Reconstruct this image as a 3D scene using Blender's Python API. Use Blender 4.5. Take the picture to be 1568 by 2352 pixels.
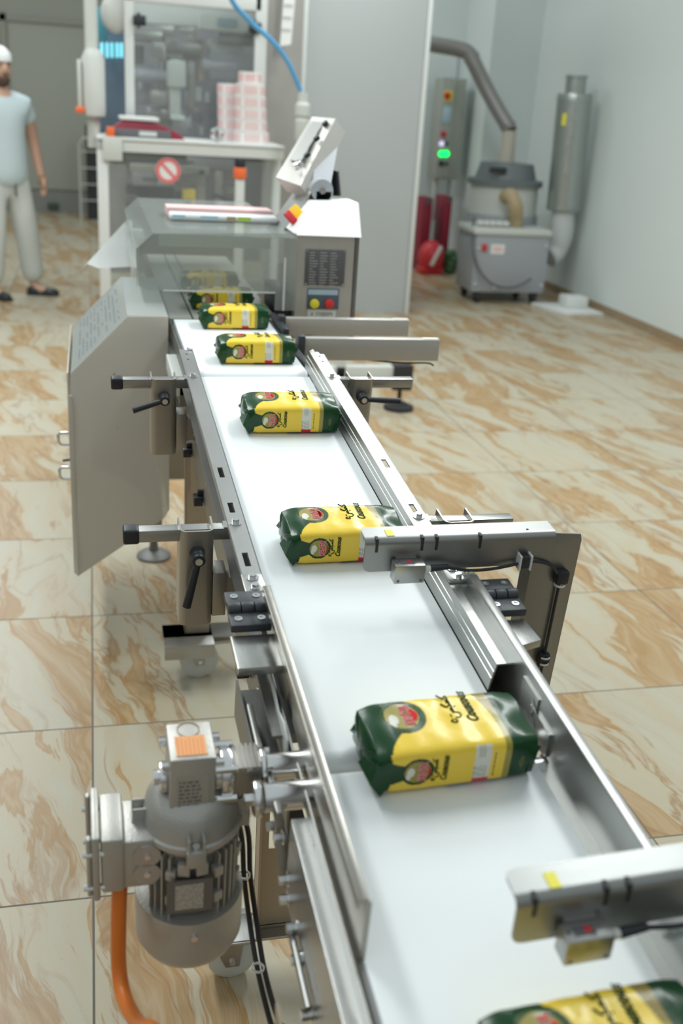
import bpy, bmesh, math, random
from mathutils import Matrix, Vector
R = math.radians
random.seed(7)
for o in list(bpy.data.objects): bpy.data.objects.remove(o)
sc = bpy.context.scene
COL = sc.collection

# ------------------------------------------------------------------ camera
T = 0.65                                     # floor tile, metres
CAM = Vector((0.037, -1.801, 1.584)); FPX = 2390.0
def _rot():
    p, r, y = R(21.29), R(3.62), R(-13.97)
    cr, sr, cp, sp, cy, sy = math.cos(r), math.sin(r), math.cos(p), math.sin(p), math.cos(y), math.sin(y)
    A = Matrix(((cr, -sr, 0), (sr, cr, 0), (0, 0, 1)))
    B = Matrix(((1, 0, 0), (0, 0, 1), (0, 1, 0)))
    P = Matrix(((1, 0, 0), (0, cp, sp), (0, -sp, cp)))
    Y = Matrix(((cy, -sy, 0), (sy, cy, 0), (0, 0, 1)))
    return Y @ P @ B @ A
RM = _rot()
cam = bpy.data.objects.new('camera', bpy.data.cameras.new('camera')); COL.objects.link(cam)
rx, ry, rz = RM @ Vector((1, 0, 0)), RM @ Vector((0, 1, 0)), -(RM @ Vector((0, 0, 1)))
cam.matrix_world = Matrix(((rx.x, ry.x, rz.x, CAM.x), (rx.y, ry.y, rz.y, CAM.y), (rx.z, ry.z, rz.z, CAM.z), (0, 0, 0, 1)))
cam.data.sensor_fit = 'VERTICAL'; cam.data.sensor_height = 36; cam.data.sensor_width = 24
cam.data.lens = 36 * FPX / 2352
cam.data.clip_start = 0.02
cam.data.dof.use_dof = True; cam.data.dof.focus_distance = 1.78; cam.data.dof.aperture_fstop = 3.6
sc.camera = cam

# ------------------------------------------------------------------ light and exposure
sc.view_settings.view_transform = 'Standard'; sc.view_settings.look = 'None'
sc.view_settings.gamma = 1; sc.view_settings.use_curve_mapping = False
sc.view_settings.exposure = 0.0
w = bpy.data.worlds.new('world'); sc.world = w; w.use_nodes = True
_n, _l = w.node_tree.nodes, w.node_tree.links
_tc = _n.new('ShaderNodeTexCoord'); _sp = _n.new('ShaderNodeSeparateXYZ'); _cr = _n.new('ShaderNodeValToRGB')
_l.new(_tc.outputs['Generated'], _sp.inputs[0]); _l.new(_sp.outputs[2], _cr.inputs[0]); _l.new(_cr.outputs[0], _n['Background'].inputs[0])
_cr.color_ramp.elements[0].position = 0.0; _cr.color_ramp.elements[0].color = (0.24, 0.23, 0.21, 1)
_cr.color_ramp.elements[1].position = 0.55; _cr.color_ramp.elements[1].color = (0.66, 0.735, 0.735, 1)
_n['Background'].inputs[1].default_value = 0.75
def area(name, loc, sx, sy, power, col=(0.95, 1.0, 0.98), rot=(0, 0, 0)):
    l = bpy.data.lights.new(name, 'AREA'); l.shape = 'RECTANGLE'; l.size = sx; l.size_y = sy
    l.energy = power; l.color = col
    o = bpy.data.objects.new(name, l); COL.objects.link(o); o.location = loc; o.rotation_euler = rot
    return o
for i, y in enumerate((1.1, 3.0, 5.6, 8.2)):
    area('ceiling_lamp', (-0.9, y, 3.5), 0.35, 1.6, 44 if i < 2 else 33)
    area('ceiling_lamp', (1.9, y, 3.5), 0.35, 1.6, 44 if i < 2 else 33)
area('ceiling_lamp', (-1.5, 10.8, 3.5), 0.35, 1.6, 12)

# ------------------------------------------------------------------ positions
def ray(px, py): return RM @ Vector(((px - 784) / FPX, (1176 - py) / FPX, 1.0))
def wy(px, py, Y):
    d = ray(px, py); return CAM + d * ((Y - CAM.y) / d.y)
def wx(px, py, X):
    d = ray(px, py); return CAM + d * ((X - CAM.x) / d.x)
def wz(px, py, Z=0.0):
    d = ray(px, py); return CAM + d * ((Z - CAM.z) / d.z)
# frame of the inclined conveyors: a across, b along (uphill), c normal to the belt
O = Vector((0.383, 0.501, 1.004))
D = Vector((-0.01302, 0.99444, 0.10453)).normalized()
E1 = D.cross(Vector((0, 0, 1))).normalized(); N = E1.cross(D)
FC = Matrix(((E1.x, D.x, N.x, O.x), (E1.y, D.y, N.y, O.y), (E1.z, D.z, N.z, O.z), (0, 0, 0, 1)))
I4 = Matrix.Identity(4)
TR = Matrix.Translation

# ------------------------------------------------------------------ materials
MATS = {}
def newmat(name):
    m = bpy.data.materials.new(name); m.use_nodes = True; MATS[name] = m
    return m, m.node_tree.nodes, m.node_tree.links, m.node_tree.nodes['Principled BSDF']
def plain(name, col, rough=0.5, metal=0.0, coat=0.0, bump=0.0, bscale=40.0, var=0.0, vscale=6.0, alpha=1.0, trans=0.0, emit=None, estr=0.0, spec=None):
    m, n, l, b = newmat(name)
    b.inputs['Base Color'].default_value = (*col, 1); b.inputs['Roughness'].default_value = rough
    b.inputs['Metallic'].default_value = metal; b.inputs['Coat Weight'].default_value = coat
    b.inputs['Alpha'].default_value = alpha; b.inputs['Transmission Weight'].default_value = trans
    if spec is not None: b.inputs['Specular IOR Level'].default_value = spec
    if emit: b.inputs['Emission Color'].default_value = (*emit, 1); b.inputs['Emission Strength'].default_value = estr
    tc = n.new('ShaderNodeTexCoord')
    if var > 0:
        nz = n.new('ShaderNodeTexNoise'); nz.inputs['Scale'].default_value = vscale; nz.inputs['Detail'].default_value = 5
        l.new(tc.outputs['Object'], nz.inputs['Vector'])
        mx = n.new('ShaderNodeMix'); mx.data_type = 'RGBA'
        mx.inputs[6].default_value = (*[max(0, c * (1 - var)) for c in col], 1)
        mx.inputs[7].default_value = (*[min(1, c * (1 + var)) for c in col], 1)
        l.new(nz.outputs['Fac'], mx.inputs[0]); l.new(mx.outputs[2], b.inputs['Base Color'])
        mr = n.new('ShaderNodeMapRange'); mr.inputs[3].default_value = max(0.02, rough - 0.1); mr.inputs[4].default_value = rough + 0.12
        l.new(nz.outputs['Fac'], mr.inputs[0]); l.new(mr.outputs[0], b.inputs['Roughness'])
    if bump > 0:
        nb = n.new('ShaderNodeTexNoise'); nb.inputs['Scale'].default_value = bscale; nb.inputs['Detail'].default_value = 3
        l.new(tc.outputs['Object'], nb.inputs['Vector'])
        bp = n.new('ShaderNodeBump'); bp.inputs['Strength'].default_value = bump; bp.inputs['Distance'].default_value = 0.002
        l.new(nb.outputs['Fac'], bp.inputs['Height']); l.new(bp.outputs['Normal'], b.inputs['Normal'])
    return m
def brushed(name, col, rough=0.32, stretch=(2, 60, 2), metal=0.9):
    m, n, l, b = newmat(name)
    b.inputs['Metallic'].default_value = metal
    tc = n.new('ShaderNodeTexCoord'); mp = n.new('ShaderNodeMapping')
    mp.inputs['Scale'].default_value = stretch
    l.new(tc.outputs['Object'], mp.inputs['Vector'])
    nz = n.new('ShaderNodeTexNoise'); nz.inputs['Scale'].default_value = 9; nz.inputs['Detail'].default_value = 6
    l.new(mp.outputs[0], nz.inputs['Vector'])
    n2 = n.new('ShaderNodeTexNoise'); n2.inputs['Scale'].default_value = 5; n2.inputs['Detail'].default_value = 3
    l.new(tc.outputs['Object'], n2.inputs['Vector'])
    ad = n.new('ShaderNodeMath'); ad.operation = 'ADD'; l.new(nz.outputs['Fac'], ad.inputs[0]); l.new(n2.outputs['Fac'], ad.inputs[1])
    mx = n.new('ShaderNodeMix'); mx.data_type = 'RGBA'
    mx.inputs[6].default_value = (*[c * 0.95 for c in col], 1); mx.inputs[7].default_value = (*[min(1, c * 1.04) for c in col], 1)
    mr0 = n.new('ShaderNodeMapRange'); mr0.inputs[1].default_value = 0.6; mr0.inputs[2].default_value = 1.4
    l.new(ad.outputs[0], mr0.inputs[0]); l.new(mr0.outputs[0], mx.inputs[0]); l.new(mx.outputs[2], b.inputs['Base Color'])
    mr = n.new('ShaderNodeMapRange'); mr.inputs[3].default_value = rough - 0.03; mr.inputs[4].default_value = rough + 0.05
    l.new(mr0.outputs[0], mr.inputs[0]); l.new(mr.outputs[0], b.inputs['Roughness'])
    return m
STEEL = brushed('brushed_steel', (0.44, 0.445, 0.435), 0.33, (60, 2, 60))
STEELV = brushed('brushed_steel_upright', (0.42, 0.40, 0.37), 0.38, (60, 60, 2))
ARMST = brushed('bracket_steel', (0.30, 0.305, 0.30), 0.36, (2, 60, 60))
CABST = brushed('cabinet_steel', (0.56, 0.54, 0.51), 0.4, (60, 60, 2), 0.55)
GUARD = brushed('guard_steel_reflection_tint', (0.34, 0.325, 0.295), 0.3, (60, 2, 60))  # dark brown reflection of the floor put into the steel colour
STEELX = brushed('brushed_steel_cross', (0.42, 0.42, 0.41), 0.32, (2, 60, 60))
DARKSTEEL = brushed('dull_steel', (0.25, 0.25, 0.24), 0.42, (60, 2, 60))
SHEET = brushed('polished_sheet', (0.45, 0.455, 0.445), 0.28, (50, 3, 50))
BEIGE = brushed('stainless_stand', (0.44, 0.37, 0.28), 0.5, (40, 40, 3), 0.6)
CHROME = plain('chrome', (0.78, 0.78, 0.79), 0.2, 1.0)
CAST = plain('cast_aluminium', (0.50, 0.485, 0.455), 0.42, 0.55, bump=0.25, bscale=300, var=0.08)
CASTD = plain('cast_aluminium_dark', (0.20, 0.195, 0.19), 0.5, 0.5, bump=0.3, bscale=300)
BELT = plain('white_belt', (0.86, 0.90, 0.915), 0.42, 0.0, var=0.03, vscale=3, spec=0.35)
BLK = plain('black_plastic', (0.022, 0.025, 0.032), 0.42)
HINGE = plain('dark_grey_plastic', (0.045, 0.05, 0.06), 0.45, bump=0.15, bscale=400)
RUBBER = plain('black_rubber', (0.02, 0.02, 0.022), 0.6)
WHITEP = plain('white_paint', (0.70, 0.72, 0.71), 0.45)
GREYP = plain('grey_paint', (0.34, 0.36, 0.39), 0.5, bump=0.2, bscale=200)
CREAM = plain('grey_white_plastic', (0.58, 0.60, 0.57), 0.5)
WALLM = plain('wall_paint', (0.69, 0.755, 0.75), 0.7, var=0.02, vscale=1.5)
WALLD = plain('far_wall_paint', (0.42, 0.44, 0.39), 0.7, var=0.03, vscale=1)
PANEL = plain('partition_paint', (0.43, 0.455, 0.46), 0.45)
PANELD = plain('panel_edge', (0.33, 0.35, 0.35), 0.5)
ORANGE = plain('orange_sheath', (0.80, 0.20, 0.02), 0.38)
ORLAB = plain('orange_label', (0.85, 0.30, 0.12), 0.5)
ORL = plain('orange_plastic', (0.85, 0.16, 0.05), 0.35)
YEL = plain('yellow_label', (0.90, 0.80, 0.05), 0.45)
RED = plain('red_plastic', (0.60, 0.03, 0.04), 0.4)
DRED = plain('dark_red', (0.28, 0.015, 0.04), 0.45)
PINK = plain('pink_print', (0.78, 0.52, 0.52), 0.5)
GREEN = plain('green_plastic', (0.05, 0.13, 0.05), 0.5)
BLUE = plain('blue_hose', (0.12, 0.42, 0.78), 0.35)
PALEBLUE = plain('pale_blue_film', (0.45, 0.62, 0.72), 0.3)
BRASS = plain('tan_hose', (0.42, 0.33, 0.20), 0.55)
GALV = plain('galvanised_sheet', (0.42, 0.46, 0.45), 0.33, 0.8, var=0.06, vscale=20)
PAPER = plain('paper', (0.78, 0.79, 0.78), 0.6)
INK = plain('grey_ink', (0.12, 0.12, 0.13), 0.5)
INKW = plain('pale_ink', (0.5, 0.5, 0.5), 0.5)
SKIN = plain('skin', (0.56, 0.34, 0.25), 0.5)
BEARD = plain('dark_hair', (0.10, 0.06, 0.045), 0.8)
CLOTH = plain('pale_blue_cotton', (0.55, 0.65, 0.68), 0.8, bump=0.4, bscale=30)
TROUS = plain('white_cotton', (0.60, 0.63, 0.61), 0.8, bump=0.5, bscale=20)
NET = plain('white_mesh_cap', (0.80, 0.82, 0.83), 0.7, bump=0.8, bscale=120)
LEDG = plain('green_lamp', (0.0, 0.5, 0.1), 0.4, emit=(0.0, 1.0, 0.12), estr=2.5)
LEDV = plain('violet_lamp', (0.6, 0.55, 0.7), 0.4, emit=(0.75, 0.6, 1.0), estr=0.9)
CYAN = plain('cyan_reflection_glow', (0.2, 0.6, 0.7), 0.4, emit=(0.25, 0.85, 1.0), estr=0.9)  # glow colour for painted reflections, not a lamp
YPL = plain('couscous_yellow', (0.86, 0.60, 0.07), 0.3)
DGREEN = plain('lettering_green', (0.008, 0.045, 0.012), 0.6, spec=0.1)
LRED = plain('lettering_red', (0.72, 0.015, 0.03), 0.55, spec=0.1)
LPINK = plain('lettering_white', (0.85, 0.80, 0.76), 0.55, spec=0.1)

def clear(name, tint, opac, rough=0.08, diff=0.5):
    """clear plastic sheet: part see-through, part milky, glossy skin"""
    m = bpy.data.materials.new(name); m.use_nodes = True; n = m.node_tree.nodes; l = m.node_tree.links
    n.clear(); out = n.new('ShaderNodeOutputMaterial')
    tr = n.new('ShaderNodeBsdfTransparent'); tr.inputs[0].default_value = (0.93, 0.96, 0.95, 1)
    pb = n.new('ShaderNodeBsdfPrincipled'); pb.inputs['Base Color'].default_value = (*tint, 1); pb.inputs['Roughness'].default_value = rough
    mx = n.new('ShaderNodeMixShader'); mx.inputs[0].default_value = opac
    l.new(tr.outputs[0], mx.inputs[1]); l.new(pb.outputs[0], mx.inputs[2]); l.new(mx.outputs[0], out.inputs[0])
    return m
ACRYL = clear('clear_acrylic', (0.47, 0.49, 0.48), 0.36, 0.10)
ACRYT = clear('clear_acrylic_thin', (0.55, 0.58, 0.57), 0.25, 0.08)
FROST = clear('scuffed_acrylic', (0.74, 0.70, 0.64), 0.66, 0.3)
FROSTT = clear('scuffed_acrylic_top', (0.55, 0.57, 0.56), 0.62, 0.25)
GLASS = clear('machine_door_pane', (0.55, 0.56, 0.58), 0.12, 0.05)

def floor_mat():
    m, n, l, b = newmat('marble_tile')
    tc = n.new('ShaderNodeTexCoord')
    sep = n.new('ShaderNodeSeparateXYZ'); l.new(tc.outputs['Object'], sep.inputs[0])
    def M(op, a, b_=None, c=None):
        k = n.new('ShaderNodeMath'); k.operation = op
        for i, v in enumerate((a, b_, c)):
            if v is None: continue
            if isinstance(v, (int, float)): k.inputs[i].default_value = v
            else: l.new(v, k.inputs[i])
        return k.outputs[0]
    ux, uy = M('DIVIDE', sep.outputs[0], T), M('DIVIDE', sep.outputs[1], T)
    ix, iy = M('FLOOR', ux), M('FLOOR', uy)
    fx, fy = M('SUBTRACT', ux, ix), M('SUBTRACT', uy, iy)
    ex = M('MINIMUM', fx, M('SUBTRACT', 1.0, fx)); ey = M('MINIMUM', fy, M('SUBTRACT', 1.0, fy))
    e = M('MINIMUM', ex, ey)
    gr = n.new('ShaderNodeMapRange'); gr.inputs[1].default_value = 0.0028; gr.inputs[2].default_value = 0.0048
    l.new(e, gr.inputs[0])                                     # 0 in the joint, 1 on the tile
    cb = n.new('ShaderNodeCombineXYZ'); l.new(ix, cb.inputs[0]); l.new(iy, cb.inputs[1])
    wn = n.new('ShaderNodeTexWhiteNoise'); wn.noise_dimensions = '2D'; l.new(cb.outputs[0], wn.inputs['Vector'])
    off = n.new('ShaderNodeVectorMath'); off.operation = 'MULTIPLY'; off.inputs[1].default_value = (7, 7, 3)
    l.new(wn.outputs['Color'], off.inputs[0])
    # shear so that the veins run a little aslant, differently on every tile
    sl = M('MULTIPLY_ADD', wn.outputs['Value'], 0.5, -0.5)
    wv = n.new('ShaderNodeTexNoise'); wv.inputs['Scale'].default_value = 3.2; wv.inputs['Detail'].default_value = 2; l.new(tc.outputs['Object'], wv.inputs['Vector'])
    sx = M('ADD', M('ADD', sep.outputs[0], M('MULTIPLY', sep.outputs[1], M('MULTIPLY', sl, -0.75))), M('MULTIPLY', wv.outputs['Fac'], 0.15))
    cv = n.new('ShaderNodeCombineXYZ'); l.new(sx, cv.inputs[0]); l.new(M('MULTIPLY', sep.outputs[1], 0.17), cv.inputs[1])
    ad = n.new('ShaderNodeVectorMath'); ad.operation = 'ADD'; l.new(cv.outputs[0], ad.inputs[0]); l.new(off.outputs[0], ad.inputs[1])
    def noise(sc_, det, dist, rough=0.55):
        k = n.new('ShaderNodeTexNoise'); k.inputs['Scale'].default_value = sc_; k.inputs['Detail'].default_value = det
        k.inputs['Distortion'].default_value = dist; k.inputs['Roughness'].default_value = rough
        l.new(ad.outputs[0], k.inputs['Vector']); return k.outputs['Fac']
    def ramp(src, stops):
        k = n.new('ShaderNodeValToRGB'); l.new(src, k.inputs[0]); cr = k.color_ramp
        while len(cr.elements) < len(stops): cr.elements.new(0.5)
        for el, (p, c) in zip(cr.elements, stops): el.position = p; el.color = (*c, 1)
        return k.outputs[0]
    big = noise(4.6, 7, 0.55, 0.58)
    base = (0.47, 0.405, 0.29); pale = (0.47, 0.435, 0.34); tan = (0.37, 0.225, 0.095); brn = (0.30, 0.155, 0.055)
    c1 = ramp(big, [(0.0, tan), (0.30, tan), (0.32, base), (0.42, pale), (0.49, base), (0.522, base), (0.536, tan), (0.565, (0.44, 0.315, 0.18)), (0.60, tan), (0.64, (0.43, 0.30, 0.165)), (0.70, base)])
    # fine dark lines along a level of the same field
    v = M('ABSOLUTE', M('SUBTRACT', noise(7.5, 6, 0.9, 0.55), 0.5))
    vm = n.new('ShaderNodeMapRange'); vm.inputs[1].default_value = 0.0; vm.inputs[2].default_value = 0.030; vm.inputs[3].default_value = 1; vm.inputs[4].default_value = 0
    l.new(v, vm.inputs[0])
    msk = n.new('ShaderNodeMapRange'); msk.inputs[1].default_value = 0.34; msk.inputs[2].default_value = 0.52
    l.new(noise(2.3, 2, 0.5), msk.inputs[0])
    vf = M('MULTIPLY', M('MULTIPLY', vm.outputs[0], msk.outputs[0]), 0.75)
    mx = n.new('ShaderNodeMix'); mx.data_type = 'RGBA'; l.new(vf, mx.inputs[0]); l.new(c1, mx.inputs[6]); mx.inputs[7].default_value = (*brn, 1)
    # speckle
    sp = n.new('ShaderNodeTexNoise'); sp.inputs['Scale'].default_value = 90; sp.inputs['Detail'].default_value = 4; l.new(tc.outputs['Object'], sp.inputs['Vector'])
    spm = n.new('ShaderNodeMapRange'); spm.inputs[1].default_value = 0.66; spm.inputs[2].default_value = 0.72; spm.inputs[4].default_value = 0.45; l.new(sp.outputs['Fac'], spm.inputs[0])
    m2 = n.new('ShaderNodeMix'); m2.data_type = 'RGBA'; l.new(spm.outputs[0], m2.inputs[0]); l.new(mx.outputs[2], m2.inputs[6]); m2.inputs[7].default_value = (0.34, 0.27, 0.18, 1)
    m3 = n.new('ShaderNodeMix'); m3.data_type = 'RGBA'; l.new(gr.outputs[0], m3.inputs[0]); m3.inputs[6].default_value = (0.15, 0.13, 0.11, 1); l.new(m2.outputs[2], m3.inputs[7])
    l.new(m3.outputs[2], b.inputs['Base Color'])
    rr = n.new('ShaderNodeMapRange'); rr.inputs[3].default_value = 0.8; rr.inputs[4].default_value = 0.34; l.new(gr.outputs[0], rr.inputs[0])
    l.new(rr.outputs[0], b.inputs['Roughness'])
    return m

# ------------------------------------------------------------------ mesh builder
class MB:
    def __init__(s, each=False): s.bm = bmesh.new(); s.each = each; s.done = []; s.lock = False
    def _add(s, b2, mat=None):
        if mat is not None: bmesh.ops.transform(b2, matrix=mat, verts=b2.verts)
        if s.each and not s.lock and len(s.bm.verts): s.done.append(s.bm); s.bm = bmesh.new()
        me = bpy.data.meshes.new('tmp'); b2.to_mesh(me); b2.free(); s.bm.from_mesh(me); bpy.data.meshes.remove(me)
        return s
    def box(s, x0, x1, y0, y1, z0, z1, bev=0.0, mat=None, seg=2):
        b = bmesh.new(); bmesh.ops.create_cube(b, size=1)
        bmesh.ops.transform(b, matrix=TR(((x0 + x1) / 2, (y0 + y1) / 2, (z0 + z1) / 2)) @ Matrix.Diagonal((abs(x1 - x0), abs(y1 - y0), abs(z1 - z0), 1)), verts=b.verts)
        if bev: bmesh.ops.bevel(b, geom=list(b.edges), offset=bev, segments=seg, affect='EDGES', profile=0.5)
        return s._add(b, mat)
    def cyl(s, p0, p1, r, r2=None, seg=24, mat=None, bev=0.0, cap=True):
        p0, p1 = Vector(p0), Vector(p1); v = p1 - p0
        b = bmesh.new(); bmesh.ops.create_cone(b, cap_ends=cap, segments=seg, radius1=r, radius2=r if r2 is None else r2, depth=v.length)
        if bev:
            es = [e for e in b.edges if abs(e.verts[0].co.z - e.verts[1].co.z) < 1e-6]
            bmesh.ops.bevel(b, geom=es, offset=bev, segments=2, affect='EDGES', profile=0.5)
        q = v.to_track_quat('Z', 'Y').to_matrix().to_4x4()
        bmesh.ops.transform(b, matrix=TR((p0 + p1) / 2) @ q, verts=b.verts)
        return s._add(b, mat)
    def lathe(s, prof, origin=(0, 0, 0), seg=32, mat=None, axis=(0, 0, 1), ring=False):
        b = bmesh.new(); rings = []
        for r, z in prof:
            rings.append([b.verts.new((max(r, 1e-5) * math.cos(2 * math.pi * i / seg), max(r, 1e-5) * math.sin(2 * math.pi * i / seg), z)) for i in range(seg)])
        for a, c in zip(rings, rings[1:]):
            for i in range(seg): b.faces.new((a[i], a[(i + 1) % seg], c[(i + 1) % seg], c[i]))
        if ring:
            for i in range(seg): b.faces.new((rings[-1][i], rings[-1][(i + 1) % seg], rings[0][(i + 1) % seg], rings[0][i]))
        else: b.faces.new(rings[0][::-1]); b.faces.new(rings[-1])
        q = Vector(axis).to_track_quat('Z', 'Y').to_matrix().to_4x4()
        bmesh.ops.transform(b, matrix=TR(Vector(origin)) @ q, verts=b.verts)
        bmesh.ops.recalc_face_normals(b, faces=b.faces)
        return s._add(b, mat)
    def prism(s, pts, axis, t0, t1, mat=None, bev=0.0):
        """polygon in the plane normal to axis; pts = the other two coordinates in order"""
        b = bmesh.new()
        def mk(p, t):
            return {'x': (t, p[0], p[1]), 'y': (p[0], t, p[1]), 'z': (p[0], p[1], t)}[axis]
        A = [b.verts.new(mk(p, t0)) for p in pts]; B = [b.verts.new(mk(p, t1)) for p in pts]
        b.faces.new(A); b.faces.new(B[::-1])
        k = len(pts)
        for i in range(k): b.faces.new((A[i], B[i], B[(i + 1) % k], A[(i + 1) % k]))
        bmesh.ops.recalc_face_normals(b, faces=b.faces)
        if bev: bmesh.ops.bevel(b, geom=list(b.edges), offset=bev, segments=2, affect='EDGES', profile=0.5)
        return s._add(b, mat)
    def tube(s, pts, r, seg=10, mat=None, smooth=True, rad=None):
        pts = [Vector(p) for p in pts]
        if smooth and len(pts) > 2:
            out = []; P = [pts[0]] + pts + [pts[-1]]
            for i in range(1, len(P) - 2):
                for k in range(6):
                    t = k / 6; a, b_, c, d = P[i - 1], P[i], P[i + 1], P[i + 2]
                    out.append(0.5 * ((2 * b_) + (c - a) * t + (2 * a - 5 * b_ + 4 * c - d) * t * t + (3 * b_ - a - 3 * c + d) * t ** 3))
            out.append(pts[-1]); pts = out
        b = bmesh.new(); rings = []; up = Vector((0.31, 0.17, 0.93)).normalized()
        for i, p in enumerate(pts):
            t = (pts[min(i + 1, len(pts) - 1)] - pts[max(i - 1, 0)]).normalized()
            x = t.cross(up)
            if x.length < 1e-3: x = t.cross(Vector((1, 0, 0)))
            x.normalize(); y = x.cross(t).normalized(); up = y
            rr = r if rad is None else rad(i / (len(pts) - 1))
            rings.append([b.verts.new(p + (x * math.cos(2 * math.pi * k / seg) + y * math.sin(2 * math.pi * k / seg)) * rr) for k in range(seg)])
        for a, c in zip(rings, rings[1:]):
            for k in range(seg): b.faces.new((a[k], a[(k + 1) % seg], c[(k + 1) % seg], c[k]))
        b.faces.new(rings[0][::-1]); b.faces.new(rings[-1])
        bmesh.ops.recalc_face_normals(b, faces=b.faces)
        return s._add(b, mat)
    def poly3(s, quads):
        b = bmesh.new()
        for q in quads: b.faces.new([b.verts.new(Vector(p)) for p in q])
        return s._add(b)
    def hexa(s, front, back):
        """solid between two quads of matching corners"""
        b = bmesh.new(); A = [b.verts.new(Vector(p)) for p in front]; B = [b.verts.new(Vector(p)) for p in back]
        b.faces.new(A); b.faces.new(B[::-1]); k = len(A)
        for i in range(k): b.faces.new((A[i], B[i], B[(i + 1) % k], A[(i + 1) % k]))
        bmesh.ops.recalc_face_normals(b, faces=b.faces)
        return s._add(b)
    def sphere(s, c, r, sc_=(1, 1, 1), mat=None, u=20, v=14):
        b = bmesh.new(); bmesh.ops.create_uvsphere(b, u_segments=u, v_segments=v, radius=r)
        bmesh.ops.transform(b, matrix=TR(Vector(c)) @ Matrix.Diagonal((*sc_, 1)), verts=b.verts)
        return s._add(b, mat)
    def build(s, name, m, parent=None, frame=I4, smooth=35):
        if s.each:
            o = None
            for b in s.done + [s.bm]:
                k = MB(); k.bm.free(); k.bm = b; o = k.build(name, m, parent, frame, smooth)
            return o
        M = frame
        if parent is not None: M = wmat(parent).inverted() @ frame
        bmesh.ops.transform(s.bm, matrix=M, verts=s.bm.verts)
        me = bpy.data.meshes.new(name); s.bm.to_mesh(me); s.bm.free()
        if smooth:
            me.polygons.foreach_set('use_smooth', [True] * len(me.polygons)); me.set_sharp_from_angle(angle=R(smooth))
        o = bpy.data.objects.new(name, me); COL.objects.link(o); me.materials.append(m)
        if parent is not None: o.parent = parent
        return o
def wmat(o):
    m = o.matrix_local.copy() if o.type != 'EMPTY' else Matrix.LocRotScale(o.location, o.rotation_euler, o.scale)
    if o.type == 'MESH': m = Matrix.LocRotScale(o.location, o.rotation_euler, o.scale)
    return wmat(o.parent) @ m if o.parent else m
def tag(o, label, cat, group=None, kind=None):
    o['label'] = label; o['category'] = cat
    if group: o['group'] = group
    if kind: o['kind'] = kind
    return o
def thing(name, label, cat, loc, group=None, rot=None):
    o = bpy.data.objects.new(name, None); COL.objects.link(o); o.location = loc; o.empty_display_size = 0.05
    if rot: o.rotation_euler = rot
    return tag(o, label, cat, group)
def struct(name, mb, m, frame=I4):
    o = mb.build(name, m, None, frame); o['kind'] = 'structure'; return o
def textmesh(body, size, shear=0.0, depth=0.0, fat=0.0):
    c = bpy.data.curves.new('t', 'FONT'); c.body = body; c.size = size; c.shear = shear; c.extrude = depth; c.offset = fat
    c.align_x = 'CENTER'; c.align_y = 'CENTER'; c.resolution_u = 3
    o = bpy.data.objects.new('t', c); COL.objects.link(o)
    dg = bpy.context.evaluated_depsgraph_get(); me = bpy.data.meshes.new_from_object(o.evaluated_get(dg))
    bpy.data.objects.remove(o); bpy.data.curves.remove(c); return me
def addtext(mb, body, size, mat, shear=0.0, fat=0.0):
    me = textmesh(body, size, shear, 0.0, fat); me.transform(mat); mb.bm.from_mesh(me); bpy.data.meshes.remove(me); return mb
def basis(o, x, y):
    """matrix with origin o and axes x, y (and their normal)"""
    x = Vector(x).normalized(); y = Vector(y); z = x.cross(y).normalized(); y = z.cross(x)
    return Matrix(((x.x, y.x, z.x, o[0]), (x.y, y.y, z.y, o[1]), (x.z, y.z, z.z, o[2]), (0, 0, 0, 1)))
def hexbolt(mb, p, axis, r=0.006, h=0.005, washer=1.6):
    p = Vector(p); a = Vector(axis).normalized()
    mb.cyl(p, p + a * 0.0015, r * washer, seg=20); mb.lock = True; mb.cyl(p + a * 0.0015, p + a * (0.0015 + h), r, seg=6); mb.lock = False
    return mb
def screw(mb, p, axis, r=0.005):
    p = Vector(p); a = Vector(axis).normalized(); mb.cyl(p, p + a * 0.0015, r, r * 0.8, seg=16); return mb

# ================================================================== THE SETTING
FLOORM = floor_mat()
struct('floor', MB().box(-6, 4.5, -4, 13.6, -0.06, 0), FLOORM)
struct('wall_right', MB().box(4.45, 4.6, -4, 9.1, 0, 3.6), WALLM)
struct('baseboard_right', MB().box(4.438, 4.45, -4, 9.1, 0, 0.07), plain('skirting_tile', (0.33, 0.25, 0.16), 0.5, var=0.15))
struct('wall_column', MB().box(3.93, 4.6, 8.9, 9.7, 0, 3.6), WALLM)
struct('wall_rear', MB().box(2.3, 4.6, 9.7, 9.85, 0, 3.6), WALLM)
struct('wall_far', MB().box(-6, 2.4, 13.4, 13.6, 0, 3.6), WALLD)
# the far door: leaf and frame
a_, b_ = wy(36, 430, 13.4), wy(205, 64, 13.4)
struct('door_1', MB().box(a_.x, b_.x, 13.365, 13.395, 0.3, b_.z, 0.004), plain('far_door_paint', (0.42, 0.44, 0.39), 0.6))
fr = MB()
fr.box(a_.x - 0.09, a_.x - 0.01, 13.35, 13.395, 0.0, b_.z + 0.09); fr.box(b_.x + 0.01, b_.x + 0.07, 13.35, 13.395, 0, b_.z + 0.09)
fr.box(a_.x - 0.09, b_.x + 0.07, 13.35, 13.395, b_.z + 0.01, b_.z + 0.09)
struct('trim_1', fr, plain('far_trim', (0.36, 0.38, 0.34), 0.6))
struct('baseboard_far', MB().box(-6, 2.4, 13.37, 13.395, 0, 0.28), plain('far_skirting', (0.26, 0.27, 0.25), 0.6))

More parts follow.
